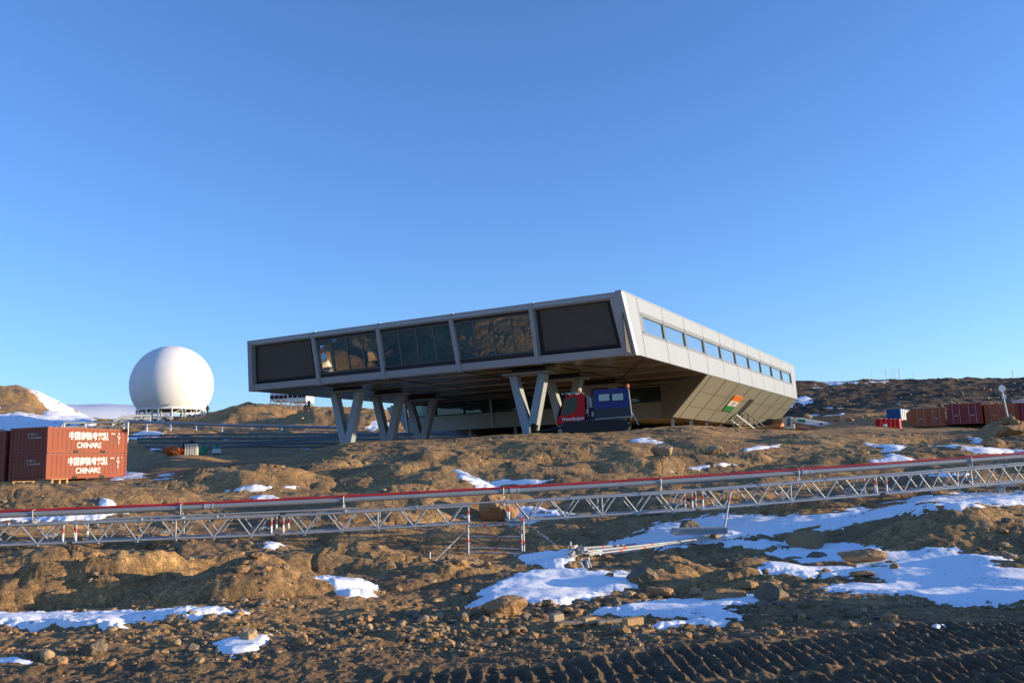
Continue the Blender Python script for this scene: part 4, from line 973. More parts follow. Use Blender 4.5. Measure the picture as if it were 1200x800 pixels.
# red barrels with white bands
BG = 'red barrels beside the blue container'
def barrel(px, py, lab, Yr=(50, 85)):
    Y = 63; q = atY(px, py, Y); z = atY(px, 491, Y)[2]-.88; r = empty('barrel', (q[0], q[1], z), 0, lab, 'barrel', BG)
    m = MB()
    for z0, z1, ra in ((0, .28, .27), (.28, .31, .29), (.31, .57, .27), (.57, .60, .29), (.60, .86, .27)): m.tube((0, 0, z0), (0, 0, z1), ra, 18)
    m.build('drum', 'red', r); MB().tube((0, 0, .86), (0, 0, .89), .285, 18).build('lid', 'redband', r); (MB().tube((0, 0, .36), (0, 0, .52), .274, 18).build('band', 'text', r) if 'band' in lab else None)
for px, py, lab in ((1030.5, 498.2, 'leftmost red barrel of the row near the blue container'), (1036, 498, 'red barrel with a broad white band, second from the left'), (1041.5, 498, 'middle red barrel of the row near the blue container'), (1046.5, 497.6, 'fourth red barrel, in front of the blue container'), (1051.5, 497.6, 'rightmost red barrel, in front of the blue container')): barrel(px, py, lab)
# ------------------------------------------------------------------ disc sign on a cairn
g = ground(1183, 497, 35, 55)
sp = empty('disc_sign', (g.x, g.y, g.z), 0, 'white round sign on a tall post standing in a stone cairn', 'sign'); k = g.y/FP
lean = Vector((-3.5*k, 0, 0)); top = Vector((-5*k, 0, 42*k))
MB().tube((0, 0, -.2), top, .055, 10).build('post', 'galv', sp)
dsc = MB().tube(top+Vector((0, -.10, -.02)), top+Vector((0, -.06, -.02)), 4.0*k, 28); dsc.build('disc', 'white', sp)
MB().tube(top+Vector((0, -.055, -.02)), top+Vector((0, -.05, -.02)), 4.3*k, 28).build('disc_rim', 'galv', sp)
MB().box(top+Vector((.06, -.09, -10*k)), (4.4*k, .04, 4.5*k)).build('small_plate', 'white', sp)
m = MB(); rs = random.Random(2)
for i in range(46):
    V, F = rock_geo(200+i, 8, 1, .8, .04); s = rs.uniform(.10, .24); a_ = rs.uniform(0, 6.28); q_ = rs.uniform(0, .62); z = max(0, .42*(1-q_/.62))*rs.uniform(.4, 1)
    m.add([tuple(v*s+np.array([q_*math.cos(a_), q_*math.sin(a_)*.8, z])) for v in V], F)
m.build('cairn', 'stone', sp)
# ------------------------------------------------------------------ snow groomer
def groomer():
    f0 = atY(652, 500, 53.6); e0 = atY(742, 497, 52.9)
    dx = Vector((e0[0]-f0[0], e0[1]-f0[1], 0)); a = math.atan2(dx.y, dx.x); Lg = dx.length
    z = atY(698, 455.5, 53)[2]-2.82
    r = empty('snow_groomer', (f0[0], f0[1], z), a, 'red cab tracked snow groomer with blue passenger box under the overhang', 'snow groomer')
    s = Lg/5.1; W = 2.3
    def xz(pts, y0, y1): return [(x*s, y0, zz) for x, zz in pts], (0, y1-y0, 0)
    cab = [(.0, .72), (.0, 1.0), (.28, 1.35), (.62, 2.42), (.75, 2.5), (1.75, 2.58), (1.95, 2.45), (1.95, .95), (1.2, .85)]
    c = MB(); c.prism(*xz(cab, .1, W-.1)); cb = c.build('cab', 'red', r, bevel=.05)
    win = [(.30, 1.28), (.68, 2.32), (1.45, 2.4), (1.42, 1.75), (1.28, 1.5), (.95, 1.32)]
    for y in (.07, W-.1): g = MB(); g.prism(*xz(win, y, y+.03)); g.build('side_window', 'glassv', cb)
    for x_, h_ in ((.72, 1.95), (1.15, 1.95)):
        MB().box((x_*s, .5, h_-.15), (.16, .3, .5)).build('seat', 'cream', cb, bevel=.04)
    g = MB(); g.prism([(.02*s+.02, .2, 1.08), (.02*s+.02, W-.2, 1.08), (.62*s-.04, W-.25, 2.36), (.62*s-.04, .25, 2.36)], (-.03, 0, .01)); g.build('windscreen', 'glassv', cb)
    ro = MB(); ro.beam((.8*s, .3, 2.66), (1.8*s, .3, 2.7), .05, .05); ro.beam((.8*s, W-.3, 2.66), (1.8*s, W-.3, 2.7), .05, .05)
    for x in (.8, 1.3, 1.8): ro.beam((x*s, .3, 2.68), (x*s, W-.3, 2.68), .05, .05)
    ro.build('roof_rack', 'silver', cb)
    for x in (.55, .8, 1.05): MB().tube((x*s, .2, 2.62), (x*s-.12, .2, 2.62), .07, 10).build('headlight', 'silver', cb)
    MB().tube((1.65*s, .3, 2.58), (1.65*s, .3, 2.80), .09, 12).build('beacon', 'orange', cb)
    m = MB(); m.beam((.12*s, -.02, 1.3), (.32*s, -.28, 1.75), .04, .04); m.box((.3*s, -.3, 1.72), (.05, .2, .32)); m.build('mirror', 'black', cb)
    t = text_mesh('lettering', 'PistenBully', .24, 'text', cb, Matrix.Translation((1.02*s, .085, 1.05)) @ Matrix.Rotation(PI/2, 4, 'X'), .003, width=1.15)
    MB().box((1.72*s, .085, 1.06), (.28, .01, .14)).build('badge', 'textdim', cb)
    en = MB(); en.box((2.28*s, W/2, 1.25), (.62*s, W-.6, .9)); en.build('engine_block', 'black', r)
    en = MB()
    for y in (.35, .75): en.tube((2.15*s, y, 1.2), (2.15*s, y, 2.5), .06, 8); 
    for x, z_ in ((2.1, 1.5), (2.35, 1.9), (2.45, 1.3), (2.3, 2.2)): en.box((x*s, .3, z_), (.14, .1, .3))
    en.tube((2.45*s, .5, 1.0), (2.45*s, .5, 2.35), .05, 8)
    en.build('exhaust_and_rack', 'silver', r)
    bx = [(2.62, 1.02), (2.58, 1.62), (2.58, 2.72), (2.66, 2.78), (4.80, 2.84), (4.90, 2.78), (4.98, 1.55), (4.98, 1.12)]
    c = MB(); c.prism(*xz(bx, .0, W)); cb = c.build('passenger_box', 'blue', r, bevel=.04)
    lo = [(2.63, 1.0), (2.60, 1.60), (4.985, 1.66), (4.975, 1.10)]
    c = MB(); c.prism(*xz(lo, -.012, W+.012)); c.build('lower_panel', 'navy', cb)
    for x0, x1 in ((2.86, 3.66), (3.76, 4.58)):
        w = MB(); w.prism(*xz([(x0, 2.03), (x0, 2.50), (x1, 2.54), (x1, 2.06)], -.02, .0)); wf = w.build('window', 'black', cb)
        w = MB(); w.prism(*xz([(x0+.05, 2.07), (x0+.05, 2.47), (x1-.05, 2.50), (x1-.05, 2.09)], -.032, -.022)); w.build('pane', 'boxglass', wf)
    c = MB(); c.prism(*xz([(2.6, .94), (2.6, .99), (5.0, 1.09), (5.0, 1.04)], -.05, W+.05)); c.build('skirt_rail', 'silver', r)
    c = MB(); c.prism([(4.99*s, -.03, 1.15), (4.86*s, -.03, 2.85), (4.86*s, W+.03, 2.85), (4.99*s, W+.03, 1.15)], (.05, 0, 0)); c.build('rear_panel', 'silver', r)
    MB().tube((4.85*s, .1, 2.84), (4.85*s, .1, 3.05), .10, 12).build('beacon', 'orange', r)
    c = MB(); c.beam((5.1*s, .1, 1.3), (5.45*s, .1, .55), .06, .06); c.beam((5.1*s, .7, 1.3), (5.45*s, .7, .55), .06, .06)
    for f in (.25, .6, .95): c.beam((5.1*s+.35*f*s, .1, 1.3-.75*f), (5.1*s+.35*f*s, .7, 1.3-.75*f), .05, .05)
    c.build('ladder', 'silver', r)
    for y in (.02, W-.72):
        pts = [(.25, .55), (.45, .18), (4.6, .16), (4.95, .5), (4.6, .88), (.5, .88)]
        tr = MB(); tr.prism([(x*s, y, z_) for x, z_ in pts], (0, .7, 0)); to = tr.build('track', 'black', r, bevel=.05)
        cl = MB()
        for i in range(30):
            x = (.45+i*4.15/29)*s; cl.box((x, y+.35, .13), (.035, .78, .06)); cl.box((x, y+.35, .91), (.035, .78, .05))
        for (x0, z0), (x1, z1) in zip(pts, pts[1:]+pts[:1]):
            if abs(x0-x1) < 1: cl.box(((x0+x1)/2*s, y+.35, (z0+z1)/2), (.05, .78, .05))
        cl.build('grouser', 'galv', to)
        for i in range(5): MB().tube(((.75+i*.9)*s, y-.02, .45), ((.75+i*.9)*s, y+.05, .45), .27, 16).build('wheel', 'black', to)
    c = MB(); c.box((2.6*s, W/2, .78), (4.6*s, W-1.4, .35)); c.build('chassis', 'black', r)
    # blade carried ahead of the cab
    c = MB(); c.beam((.1*s, .5, .6), (-1.5, .3, .30), .12, .12); c.beam((.1*s, W-.5, .6), (-1.5, W-.3, .30), .12, .12); c.build('blade_arm', 'black', r)
    pr = [(-1.5, .05), (-1.62, .3), (-1.60, .62), (-1.48, .85), (-1.42, .85), (-1.5, .6), (-1.52, .3), (-1.42, .05)]
    c = MB(); c.prism([(x, -.5, z_) for x, z_ in pr], (0, W+1.0, 0)); b_ = c.build('blade', 'black', r)
    MB().box((-1.62, -.35, .42), (.16, .9, .40)).build('blade_wing', 'silver', b_, bevel=.03)
groomer()
# ------------------------------------------------------------------ pipe line on lattice girders
GX0, GX1 = -.25, 1.5
def girder_pt(px, row):      # row: 'top' or 'bot' of the front girder
    tb = {'top': [(-200, 622.5), (0, 615.5), (300, 606), (560, 592.3), (700, 583.7), (850, 571.5), (1000, 561), (1200, 545), (1400, 529)],
          'bot': [(-200, 646), (0, 638.8), (300, 627.5), (560, 612.3), (700, 604.6), (850, 594.5), (1000, 581.5), (1200, 564), (1400, 547.5)]}[row]
    y = float(np.interp(px, [t[0] for t in tb], [t[1] for t in tb])); Y = 20+px*4.3/1200
    return Vector(tuple(atY(px, y, Y)))
GG = 'galvanised lattice girders carrying the pipe line'
def girder(px0, px1, back, lab):
    a1, b1 = girder_pt(px0, 'bot'), girder_pt(px1, 'bot'); a0, b0 = a1.copy(), b1.copy()
    ht = .5*((girder_pt(px0, 'top')-a1).length+(girder_pt(px1, 'top')-b1).length); a0.z += ht; b0.z += ht
    ax = (b1-a1); L = ax.length; ax.normalize(); n = Vector((-ax.y, ax.x, 0)).normalized()
    off = n*(.72 if back else 0); o = a1+off
    r = empty('lattice_girder', o, 0, lab, 'girder', GG)
    f = lambda x, z: ax*x+Vector((0, 0, z))
    MB().tube(f(.03, ht), f(L-.03, ht), .030, 10).build('top_chord', 'galv', r); MB().tube(f(.03, 0), f(L-.03, 0), .030, 10).build('bottom_chord', 'galv', r)
    for x in (.10, L-.10, L*.5):
        p = MB().tube(f(x, -.02), f(x, ht+.02), .022, 8).build('upright', 'galv', r)
        if x != L*.5: MB().tube(f(x, ht*.52), f(x, ht*.74), .0235, 8).build('red_band', 'redband', p); MB().tube(f(x, ht*.14), f(x, ht*.5), .0232, 8).build('white_band', 'white', p)
    nn = max(2, round((L-.3)/.9)); w = (L-.3)/nn
    for i in range(nn):
        x = .15+i*w
        if abs(x+w*.5-L*.5) < .15: pass
        MB().tube(f(x+w*.12, ht), f(x+w*.5, 0), .020, 6).build('diagonal', 'galv', r); MB().tube(f(x+w*.88, ht), f(x+w*.5, 0), .020, 6).build('diagonal', 'galv', r)
    cl = MB()
    for i in range(nn): x = .15+(i+.5)*w; cl.box(f(x, -.02), (.07, .07, .06))
    cl.box(f(L*.33, ht+.03), (.06, .07, .07)); cl.box(f(L*.7, ht+.03), (.06, .07, .07))
    cl.build('clamp', 'silver', r)
    return r
segs = [(-165, 79, 'one at the far left'), (83, 323, 'second from the left'), (327, 554, 'left of the scaffold trestle'), (592, 816, 'right of the scaffold trestle'), (820, 1032, 'above the leaning strut'), (1036, 1240, 'at the right end')]
for (a_, b_, t_) in segs:
    girder(a_, b_, False, 'near-side galvanised lattice girder, the '+t_ if t_.startswith(('one', 'second')) else 'near-side galvanised lattice girder '+t_)
    girder(a_+3, b_+3, True, 'far-side galvanised lattice girder, the '+t_ if t_.startswith(('one', 'second')) else 'far-side galvanised lattice girder '+t_)
# cross members and long ledger over the gap
def gz(px, dz=0, dn=0):
    p = girder_pt(px, 'bot'); ax = (girder_pt(px+20, 'bot')-girder_pt(px-20, 'bot')); n = Vector((-ax.y, ax.x, 0)).normalized(); return p+n*dn+Vector((0, 0, dz))
rs = random.Random(8)
for i, (px, lab) in enumerate(((52, 'at the far left'), (190, 'below the second pipe bracket'), (305, 'left of the red-banded pair'), (545, 'by the trestle'), (640, 'right of the trestle'), (795, 'above the leaning strut'), (1010, 'right of the last snow chute'), (1150, 'near the right support'))):
    tag(MB().beam(gz(px, .16, -.02), gz(px+1, .16, .78), .06, .05).beam(gz(px-7, .15, .3), gz(px+8, .15, .36), .2, .03).build('cross_plank', 'galv', None), 'short steel cross plank between the girders '+lab, 'plank', 'cross planks between the girders')
tag(MB().tube(gz(480, .47, .2), gz(820, .50, .2), .024, 8).build('ledger_tube', 'galv'), 'long loose scaffold tube lying along the top of the girders over the gap', 'tube')
tag(MB().tube(gz(120, .50, .3), gz(420, .50, .33), .024, 8).build('ledger_tube', 'galv'), 'long scaffold tube lying on the girders left of the trestle', 'tube')
tag(MB().tube(gz(930, .49, .3), gz(1230, .50, .33), .024, 8).build('ledger_tube', 'galv'), 'long scaffold tube lying on the girders at right', 'tube')
# the pipe itself
PT = [(-200, 611), (0, 603), (280, 591), (580, 577.5), (820, 562.5), (1000, 548), (1200, 533.5), (1400, 519)]
PCF = np.polyfit([t[0] for t in PT], [t[1] for t in PT], 2)
def pipe_pt(px, dy=0): y = float(np.polyval(PCF, px)); return Vector(tuple(atY(px, y+dy, 20.6+px*4.3/1200)))
pp = empty('pipe_line', pipe_pt(600), 0, 'long grey insulated pipe running the full width above the girders', 'pipe')
o_ = pipe_pt(600)
xs = [-200, -60, 100, 245, 420, 603, 780, 945, 1100, 1260, 1400]
for x0, x1 in zip(xs, xs[1:]):
    MB().path([pipe_pt(x0+(x1-x0)*t)-o_ for t in (0, .5, 1)], .064, 28).build('pipe_section', 'pipe', pp)
for px in (245, 603, 945):
    c = MB()
    for d in (-4.5, 4.5): c.tube(pipe_pt(px+d-1.2)-o_, pipe_pt(px+d+1.2)-o_, .075, 16)
    c.tube(pipe_pt(px-4)-o_, pipe_pt(px+4)-o_, .07, 16); c.build('coupling', 'silver', pp)
hz = MB(); pts = []
for k in range(90):
    px = -200+1600*k/89; pts.append(pipe_pt(px)+Vector((0, .06+.015*math.sin(k*.9), .092+.006*math.sin(k*1.7))))
tag(MB().path(pts, .034, 8).build('heating_cable', 'redhose', None, smooth=True), 'red hose lying along the top of the grey pipe', 'hose')
for px, lab in ((40, 'at the far left'), (213, 'left of the first coupling'), (403, 'left of the trestle'), (590, 'above the trestle gap'), (774, 'right of the trestle'), (935, 'left of the third coupling'), (1137, 'near the right support')):
    p = pipe_pt(px); b0 = gz(px, .43, .55); c0 = gz(px, .40, .08)
    m = MB().tube((p.x, p.y+.075, b0.z-.05), (p.x, p.y+.075, p.z+.10), .014, 6).tube((p.x, p.y-.075, b0.z-.02), (p.x, p.y-.075, p.z+.10), .014, 6).tube((p.x, p.y-.09, p.z-.08), (p.x, p.y+.09, p.z-.08), .016, 6).beam((p.x, p.y-.09, p.z+.1), (p.x, p.y+.09, p.z+.1), .03, .012)
    m.tube(c0, (b0.x, b0.y, b0.z), .024, 8).box((p.x, p.y, b0.z+.03), (.12, .2, .05)).box((p.x+.02, p.y-.1, b0.z+.06), (.05, .05, .08))
    tag(m.build('pipe_bracket', 'galv'), 'threaded steel pipe bracket '+lab, 'bracket', 'brackets holding the pipe')
# scaffold trestle under the gap
def trestle():
    Y = 22.0
    pA, pB = Vector(tuple(atY(549, 655, Y))), Vector(tuple(atY(614.5, 659, Y+.1))); tA, tB = Vector(tuple(atY(548, 613, Y))), Vector(tuple(atY(612.5, 608, Y+.1)))
    ax = (pB-pA).normalized(); n = Vector((-ax.y, ax.x, 0)).normalized()*.73
    zA, zB = hgt(pA.x, pA.y), hgt(pB.x, pB.y)
    r = empty('scaffold_trestle', pA, 0, 'galvanised scaffold trestle with red bands propping the gap in the girders', 'scaffold')
    L = lambda v: Vector(v)-pA
    post = []
    for b_, t_ in ((pA, tA), (pB, tB)):
        for k in (0, 1):
            bb = b_+n*k; bb.z = min(bb.z, hgt(bb.x, bb.y)); tt = Vector((b_.x, b_.y, t_.z+.02))+n*k; tt.z = t_.z+.02
            p = MB().tube(L(bb), L(tt), .026, 10).build('standard', 'galv', r)
            for f in (.5, .96):
                q = bb.lerp(tt, f); MB().tube(L(q)-Vector((0, 0, .045)), L(q)+Vector((0, 0, .045)), .028, 10).build('red_band', 'redband', p)
            for f in (.2, .45, .7, .92): q = bb.lerp(tt, f); MB().tube(L(q)-Vector((0, 0, .008)), L(q)+Vector((0, 0, .008)), .055, 8).build('rosette', 'silver', p)
            MB().box(L(bb)+Vector((0, 0, .02)), (.15, .15, .012)).build('foot_plate', 'silver', p)
    hA = tA.z-pA.z
    for f, k in ((.9, 0), (.9, 1), (.55, 1), (.2, 0), (.25, 1)):
        a = Vector((pA.x, pA.y, pA.z+hA*f))+n*k; b = Vector((pB.x, pB.y, pB.z+(tB.z-pB.z)*f))+n*k
        q = MB().tube(L(a), L(b), .024, 8).build('ledger', 'galv', r)
        for t in ((.28, .62) if k == 0 else (.5,)): c = a.lerp(b, t); d = a.lerp(b, t+.05); MB().tube(L(c), L(d), .0255, 8).build('red_band', 'redband', q)
    for b_, t_ in ((pA, tA), (pB, tB)):
        for f in (.2, .9): a = Vector((b_.x, b_.y, b_.z+(t_.z-b_.z)*f)); MB().tube(L(a), L(a+n), .024, 8).build('transom', 'galv', r)
trestle()
def guy(px0, py0, Y0, px1, py1, lab):
    a = Vector(tuple(atY(px0, py0, Y0))); g = ground(px1, py1, 17.5, 26)
    m = MB().tube(a, g, .011, 6); mid = a.lerp(g, .45); m.tube(mid, a.lerp(g, .53), .024, 8)
    m.tube(g-Vector((0, 0, .1)), g+Vector((.02, 0, .28)), .02, 6)
    tag(m.build('guy_rod', 'galv'), lab, 'rod', 'tie rods of the scaffold trestle')
guy(543, 624, 22.4, 503, 671, 'tie rod slanting down left from the trestle'); guy(617, 613, 22, 668, 651, 'dark tie rod slanting down right from the trestle to the scrap heap')
# leaning strut
a = Vector(tuple(atY(856, 577, 22.9))); g = ground(847, 627, 17, 26)
s_ = empty('leaning_strut', g, 0, 'single scaffold tube leaning against the girder above the snow', 'strut')
MB().tube((0, 0, -.05), a-g, .026, 10).build('tube', 'galv', s_); MB().tube((a-g)*.78, (a-g)*.86, .028, 10).build('red_band', 'redband', s_); MB().box((0, 0, .03), (.15, .15, .012)).build('foot_plate', 'silver', s_)
# right support
g = ground(1183, 598, 17, 27); t_ = gz(1181, 0, .35)
s_ = empty('support_post', (t_.x, t_.y, g.z), 0, 'thick square steel post holding the girders near the right edge', 'post'); hh = t_.z-g.z-.02
MB().box((0, 0, hh/2), (.16, .16, hh)).build('post', 'galv', s_); MB().box((.13, .05, hh/2), (.06, .06, hh)).build('side_tube', 'silver', s_); MB().box((0, 0, hh-.03), (.42, .9, .06)).build('head_plate', 'galv', s_); MB().box((0, 0, .0), (.35, .35, .03)).build('foot_plate', 'galv', s_)
m = MB().tube((.1, 0, .14), (1.6, .1, .16), .03, 8); m.build('ground_tube', 'redband', s_)
# scrap heap of scaffold parts
for (p0, p1, r_, lab) in (((690, 656), (800, 640), .03, 'longest loose scaffold tube in the heap right of the trestle'), ((683, 648), (745, 642), .025, 'short loose scaffold tube at the back of the heap'), ((688, 652), (815, 637), .028, 'upper dark scaffold tube reaching from the heap to the steel plank'), ((705, 656), (745, 651), .025, 'lowest short scaffold tube of the heap')):
    a = ground(*p0, 15, 24); b = ground(*p1, 15, 24); a.z += .10; b.z += .09
    e = empty('scaffold_tube', a, 0, lab, 'tube', 'loose scaffold tubes on the ground'); MB().tube((0, 0, 0), b-a, r_, 10).build('tube', 'pipe', e)
    for f in (.3, .55): MB().tube((b-a)*f, (b-a)*(f+.03), r_*1.08, 10).build('red_band', 'redband', e)
    MB().tube((b-a)*.97, (b-a)*1.0, r_*1.5, 8).build('coupler', 'silver', e)
for px, py, lab, sd_ in ((679, 652, 'upright galvanised bracket heap piece beside the dark tie rod', 1), (686, 668, 'galvanised plate bracket lying at the lower end of the heap', 2), (671, 655, 'small clamp at the foot of the dark tie rod', 3)):
    g = ground(px, py, 14, 24); rs_ = random.Random(sd_); m = MB(); k = .3 if sd_ == 3 else .45
    for i in range(6): m.box((rs_.uniform(-.12, .12)*k, rs_.uniform(-.1, .1), .08+rs_.uniform(-.05, .2)*k), (.24*k, .02, .3*k), Matrix.Rotation(rs_.uniform(-1.2, 1.2), 3, 'Y') @ Matrix.Rotation(rs_.uniform(0, 3), 3, 'Z'))
    for i in range(3): m.tube((rs_.uniform(-.2, .2)*k, 0, .05), (rs_.uniform(-.2, .2)*k, rs_.uniform(-.2, .2), .42*k), .02, 6)
    tag(m.build('scaffold_bracket', 'pipe', None, g), lab, 'bracket', 'loose scaffold brackets in the heap')
# perforated steel plank
a = ground(787, 634, 15, 25); b = ground(857, 634, 15, 25); a.z += .24; b.z += .22; a.y = b.y = (a.y+b.y)/2; ax = (b-a); L_ = ax.length; ax.normalize()
e = empty('steel_plank', a, math.atan2(ax.y, ax.x), 'perforated grey steel plank resting on the snow edge below the girders', 'plank')
m = MB(); m.box((L_/2, 0, .055), (L_, .04, .03)); m.box((L_/2, 0, -.055), (L_, .04, .03)); nh = 34
for i in range(nh): m.beam((L_*(i+.1)/nh, 0, -.05), (L_*(i+.9)/nh, 0, .05), .03, .02, (0, 1, 0)); 
m.build('web', 'galv', e); MB().box((L_/2, .17, .075), (L_, .34, .012)).box((L_/2, .33, 0), (L_, .02, .14)).build('deck', 'galv', e)
MB().tube((-.08, 0, 0), (.06, 0, .04), .06, 8).build('hook', 'silver', e); MB().box((L_+.02, .1, 0), (.04, .3, .13)).build('end_plate', 'silver', e)
# timber near the lower snow
for (p0, p1, w_, h_, lab, mm) in (((652, 732), (712, 733), .07, .04, 'long weathered plank half buried above the tracks', 'oldwood'), ((646, 727), (656, 726), .10, .08, 'short thick timber block end left of the plank', 'oldwood'), ((683, 731), (696, 730), .10, .08, 'brown square timber block in the middle of the planks', 'wood'), ((732, 736), (754, 735.5), .12, .11, 'pale cut timber block at the right end of the planks', 'wood'), ((700, 733), (733, 731), .08, .05, 'thin plank leading to the pale block', 'oldwood')):
    a = ground(*p0, 6, 14); b = ground(*p1, 6, 14); b.y = a.y+.08; z_ = max(a.z, b.z)
    tag(MB().beam((a.x, a.y, z_+h_*.3), (b.x, b.y, z_+h_*.35), w_, h_).build('timber_block', mm, bevel=.008), lab, 'timber', 'timbers at the edge of the track')
# ------------------------------------------------------------------ things in the left valley
def rail_bridge(pts, lab, Y0, Y1, legh=10, hw=.18, step=22):
    P = []
    for i, (px, py) in enumerate(pts): f = i/(len(pts)-1); P.append(Vector(tuple(atY(px, py, Y0+(Y1-Y0)*f))))
    o = P[0].copy(); e = empty('pipe_rack', o, 0, lab, 'pipe rack', 'raised pipe racks in the left valley')
    m = MB(); m.path([p-o for p in P], hw, 8); m.build('pipe', 'pipe', e)
    m = MB(); m.path([p-o-Vector((0, 0, .45)) for p in P], .07, 6); m.build('lower_rail', 'galv', e)
    n = int(abs(pts[-1][0]-pts[0][0])/step)
    for i in range(n+1):
        f = i/max(n, 1)*(len(P)-1); k = min(int(f), len(P)-2); p = P[k].lerp(P[k+1], f-k); z = min(hgt(p.x, p.y), p.z-.3)
        MB().beam(p-o, (p.x-o.x, p.y-o.y, z-o.z-.1), .16, .16).build('leg', 'white', e)
rail_bridge([(145, 494), (200, 495.5), (260, 498), (330, 499.5), (395, 501), (405, 503.5), (420, 508)], 'long pale raised pipe on short white legs below the dome', 112, 104)
rail_bridge([(72, 499), (75, 495.5), (100, 495), (150, 494.5)], 'thin raised handrail pipe above the left containers', 95, 100, step=26, hw=.1)
rail_bridge([(132, 494), (145, 488), (160, 487), (176, 486.5)], 'short pipe ramp climbing to the dome', 118, 124, step=30, hw=.16)
PG = 'long pipes lying in the shaded valley'
for i, (y0, y1, Y, r_, lab) in enumerate(((511, 511.5, 92, .16, 'uppermost long pipe lying in the shaded valley'), (515, 514.5, 88, .2, 'second long pipe lying in the shaded valley'), (519.5, 518, 84, .18, 'third long pipe lying in the shaded valley'), (523.5, 521.5, 80, .2, 'fourth long pipe lying in the shaded valley'), (526.5, 524.5, 76, .16, 'lowest long pipe lying in the shaded valley'))):
    a, b = Vector(tuple(atY(150+i*7, y0, Y))), Vector(tuple(atY(560, y1-6, Y+12)))
    e = empty('long_pipe', a, 0, lab, 'pipe', PG); pts = [a.lerp(b, t)-a+Vector((0, .8*math.sin(t*(5+i)+i*2), .12*math.sin(t*(7+2*i)+i))) for t in np.linspace(0, 1, 10)]
    MB().path(pts, r_*.6, 8).build('pipe', 'lowpipe', e); m = MB()
    for p in pts[1::2]:
        w = p+a; z = hgt(w.x, w.y); q_ = MB().beam(p-Vector((0, 0, r_*.5)), (p.x, p.y, min(z-a.z-.1, p.z-.3)), .1, .1); q_.build('pipe_support', 'lowpipe', e)
# crates and tanks on the bank
def onbank(px, py, Y0=50, Y1=75): return ground(px, py, Y0, Y1)
g = onbank(224, 533); k = g.y/FP
e = empty('slatted_crate', g, math.radians(12), 'pale slatted crate on the gravel bank below the dome', 'crate'); w_ = 14*k; h_ = 12*k
m = MB()
for i in range(5): m.box((-w_/2+w_*(i+.5)/5, -w_*.3, h_/2), (w_/8, .04, h_))
for i in range(4): m.box((w_/2, -w_*.3+w_*.6*(i+.5)/4, h_/2), (.04, w_/9, h_))
m.build('slat', 'crate', e); MB().box((0, 0, h_*.5), (w_*.9, w_*.5, h_*.95)).build('liner', 'oldwood', e); MB().box((0, 0, h_+.03), (w_, w_*.64, .05)).build('lid', 'crate', e)
e2 = empty('dark_bundle', (g.x-.4, g.y+.6, g.z-.2), 0, 'dark tarpaulin bundle behind the slatted crate', 'bundle'); V, F = rock_geo(77, 9, 3, 1, .12)
b_ = MB(); b_.v = [tuple(v*np.array([.5, .4, .4])+np.array([0, 0, .85])) for v in V]; b_.f = F; b_.build('tarpaulin', 'cloth', e2); MB().box((0, 0, .3), (.9, .6, .7)).build('base_box', 'oldwood', e2)
g = onbank(204, 533); m = MB(); rs_ = random.Random(6)
e = empty('orange_scrap', g, 0, 'heap of orange plastic sacks left of the slatted crate', 'sacks')
for i in range(6):
    V, F = rock_geo(300+i, 9, 2, .7, .12); m.add([tuple(v*rs_.uniform(.25, .42)+np.array([rs_.uniform(-.65, .65), rs_.uniform(-.2, .2), .22+rs_.uniform(0, .2)])) for v in V], F)
m.build('sack', 'orangep', e)
for px, lab in ((238, 'left green tank right of the slatted crate'), (254, 'right green and white tank on the gravel bank')):
    g = onbank(px, 531.5); e = empty('green_tank', g, 0, lab, 'tank', 'green tanks on the gravel bank')
    MB().tube((0, 0, .05), (0, 0, .42), .36, 18).build('lower_shell', 'green' if px < 250 else 'white', e); MB().tube((0, 0, .42), (0, 0, .72), .36, 18, .2).build('upper_shell', 'green', e); MB().tube((0, 0, .72), (0, 0, .78), .1, 12).build('cap', 'black', e)
# white hut on the hill
g = Vector(tuple(atY(343, 478, 132))); g.z = hgt(g.x, g.y); k = 132/FP
e = empty('white_hut', g, math.radians(-4), 'white hut on stilts on the hill behind the station overhang', 'hut'); z1 = atY(343, 470, 132)[2]-g.z; w_ = 46*k
MB().box((-.22*w_, 0, z1+1.2), (w_*.5, 4, 2.4)).box((.24*w_, -.6, z1+.9-.2), (w_*.48, 4, 2.0)).build('wall', 'white', e)
for i in range(8): MB().beam((-w_*.46+i*w_*.92/7, -2, -.5), (-w_*.46+i*w_*.92/7, -2, z1+.1), .14, .14).build('stilt', 'white', e)
for i in range(4): MB().beam((-w_*.46+i*w_*.22, -2, 0), (-w_*.36+i*w_*.22, -2, z1), .08, .08).build('brace', 'white', e); [MB().box((f_*w_, -2.13 if f_ < 0 else -2.64, z1+.55), (.55, .08, .5)).build('window', 'dark', e) for f_ in (-.42, -.3, -.18, -.06, .08, .2, .32, .43)]
MB().box((0, -.3, z1+2.5), (w_*1.04, 4.8, .15)).build('roof', 'white', e)
